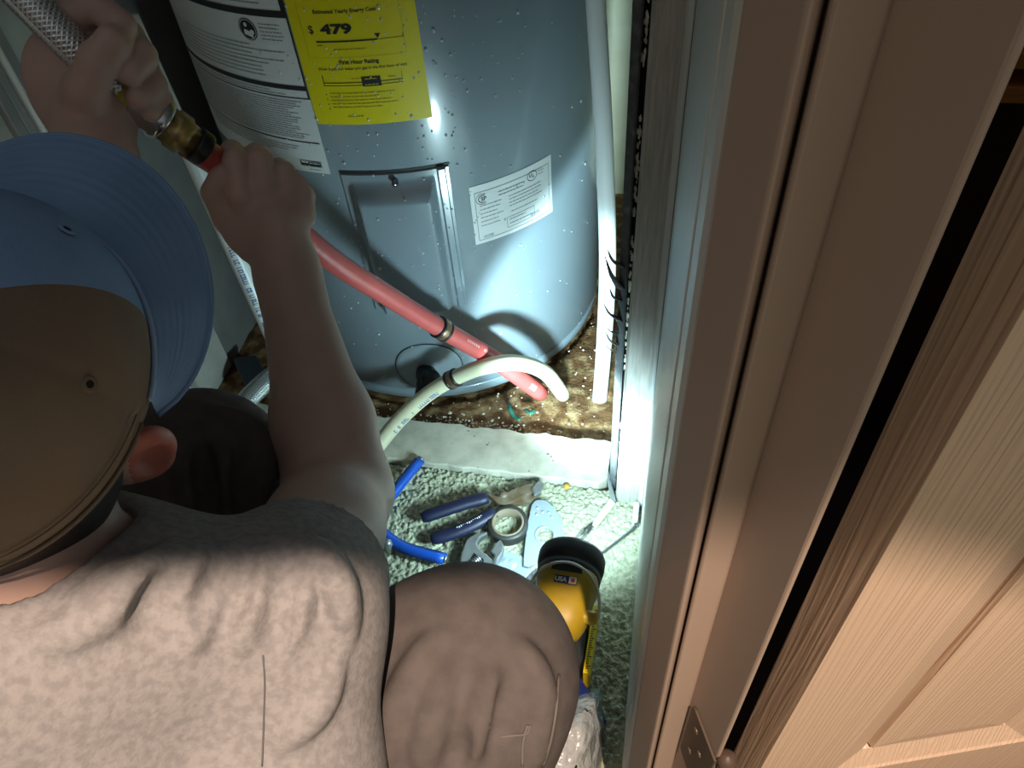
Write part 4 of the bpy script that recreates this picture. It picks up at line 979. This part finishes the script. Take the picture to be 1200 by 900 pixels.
# shirt
sh_ = Field((-.72, -.14, .16), (-.10, .34, .72), .0036); B = sh_.add
B(rcone((-.365, .105, .470), (-.29, -.02, .30), .125, .145), .0); B(rcone((-.29, -.02, .30), (-.27, -.04, .20), .150, .155), .03)
B(rcone(C7+[.0, .0, -.055], (-.35, .10, .46), .070, .11), .05)
B(rcone(S+[-.02, -.006, .0], SL, .060, .066), .045); B(rcone(S, at(140, 738, .565), .060, .058), .03); B(rcone(at(140, 738, .565), at(-20, 795, .562), .056, .068), .04)
ua = nrm(E_-S); hem = S+ua*.105
B(rcone(S, S+ua*.13, .064, .069), .02)
B(rcone(S, at(335, 920, .615), .056, .070), .03)
ul = nrm(EL-SL); B(rcone(SL, SL+ul*.15, .078, .074), .03)
# folds across the shoulder and sleeve
for pix, r_ in [([(282, 640), (262, 668), (240, 705), (222, 760)], .0075), ([(300, 636), (300, 668), (292, 705), (282, 760)], .0075), ([(318, 632), (338, 660), (345, 700), (335, 760)], .0080),
                ([(205, 640), (188, 668), (170, 700), (160, 735)], .0075), ([(235, 640), (226, 668), (210, 700)], .0055), ([(150, 660), (126, 690), (80, 716)], .0060), ([(345, 632), (380, 655), (402, 700), (408, 750)], .0070), ([(395, 780), (370, 830), (330, 870)], .006),
                ([(362, 640), (395, 680), (405, 730)], .0045), ([(180, 650), (150, 690), (100, 735), (40, 750)], .006)]:
    sh_.ridge(pix, r_, .012, -.0005)
sh_.groove([(290, 634), (281, 680), (268, 725)], .005); sh_.groove([(200, 675), (180, 705), (168, 740)], .0055); sh_.groove([(330, 650), (334, 700), (322, 760)], .005); sh_.groove([(262, 650), (250, 690), (232, 730)], .005)
# neck opening and sleeve openings
sh_.cut(rcone(NB+[0, 0, .0], NB+(hp_(0, -.03, -.055)-NB)*2, .068, .080), .005)
for (J, u_, r0) in ((S, ua, .0625), (SL, ul, .066)):
    hm = J+u_*.058
    b0 = np.minimum(hm-.11, hm+u_*.10-.10); b1 = np.maximum(hm+.11, hm+u_*.10+.10)
    sh_.cut(rcone(hm-u_*.030, hm+u_*.15, r0-.004, r0+.004), .004)
    sh_.cut_plane(hm, u_, hm+u_*.06-.085, hm+u_*.06+.085)
shirt = sh_.mesh('shirt', m_shirt, person, 3)
# hem stitching on sleeve and shoulder seam
def ring3(c_, n_, r_, k=40):
    n_ = nrm(n_); a1 = nrm(np.cross(n_, [0, 0, 1])); a2 = np.cross(n_, a1); return [c_+r_*(a1*math.cos(2*math.pi*i/k)+a2*math.sin(2*math.pi*i/k)) for i in range(k+1)]
# collar rib
cn = nrm(hp_(0, -.03, -.02)-(C7*.55+hp_(0, -.04, -.06)*.45))
# trousers
tr_ = Field((-.62, -.26, .0), (.02, .50, .56), .0042); B = tr_.add
RK = at(548, 792, .690); LK = at(236, 556, .850); RH = np.array([-.20, -.05, .20]); LH = np.array([-.38, -.03, .20])
B(rcone(RH, LH, .135, .135), .0); B(rcone(RH, RK, .118, .080), .04); B(rcone(RK, RK+np.array([-.075, -.02, -.012]), .076, .074), .05); B(rcone(LH, LK, .115, .082), .04)
RA = np.array([RK[0]-.02, RK[1]-.03, .09]); LA = np.array([LK[0], LK[1]-.05, .09])
B(rcone(RK, RA, .080, .068), .03); B(rcone(LK, LA, .080, .068), .03)
for pix, r_ in [([(222, 512), (214, 550), (222, 600), (235, 632)], .008), ([(248, 505), (262, 545), (268, 590), (270, 625)], .008), ([(270, 495), (292, 530), (302, 575), (300, 610)], .007), ([(255, 480), (300, 510), (318, 560)], .006),
                ([(505, 750), (478, 800), (462, 850), (455, 895)], .0055), ([(575, 790), (565, 840), (545, 890)], .004), ([(520, 790), (505, 850), (495, 895)], .0045), ([(610, 760), (628, 790), (636, 830), (630, 890)], .004)]:
    tr_.ridge(pix, r_, .016, -.0005)
tr_.groove([(591, 800), (588, 840), (575, 885)], .006, .006); tr_.groove([(236, 520), (240, 560), (247, 620)], .008); tr_.groove([(280, 530), (284, 570), (285, 610)], .007); tr_.groove([(545, 860), (530, 900)], .005)
tro = tr_.mesh('trousers', m_trous, person, 1)
m_thread = mat('trouser_thread', (.16, .14, .13), .8)
def seam_on(field, pix, r_, name, material, parent):
    Q = [field.hit(*q) for q in pix]; Q = [q-ray(*pix[0])*.0006 for q in Q if q is not None]
    if len(Q) > 1: tube(name, catmull(Q, 5), r_, material, parent, 6)
seam_on(tr_, [(655, 790), (652, 830), (645, 870), (636, 898)], .0011, 'side_seam', m_thread, tro)
seam_on(tr_, [(618, 850), (613, 870), (612, 898)], .0012, 'stitch_tail', m_thread, tro)
seam_on(tr_, [(585, 864), (602, 862), (617, 860), (621, 850)], .0011, 'loose_thread', m_thread, tro)
seam_on(sh_, [(308, 768), (310, 800), (309, 840), (307, 898)], .0005, 'shirt_seam', mat('shirt_seam', (.15, .14, .14), .9), shirt)
for (an, dr) in ((RA, np.array([.1, 1., 0])), (LA, np.array([-.1, 1., 0]))):
    s = Field(an+[-.14, -.20, -.12], an+[.14, .20, .06], .004); d = nrm(dr); base = np.array([an[0], an[1], 0])
    s.add(rcone(base-d*.06+[0, 0, .045], base+d*.07+[0, 0, .040], .040, .036), 0); s.add(rcone(base-d*.03+[0, 0, .06], base-d*.03+[0, 0, .10], .040, .044), .02)
    s.cut_plane((0, 0, .001), (0, 0, -1), an+[-.2, -.3, -.2], an+[.2, .3, .1]); s.mesh('shoe', m_shoe, person, 1)
print('KEY', dict(ua=np.linalg.norm(E_-S), fa=np.linalg.norm(Wr-E_), S=S.round(3), E=E_.round(3), W=Wr.round(3), Hc=Hc.round(3), RK=RK.round(3), LK=LK.round(3), ua2=np.linalg.norm(EL-SL), fa2=np.linalg.norm(WL-EL), lp=lp.round(3), hc=hc.round(3)))
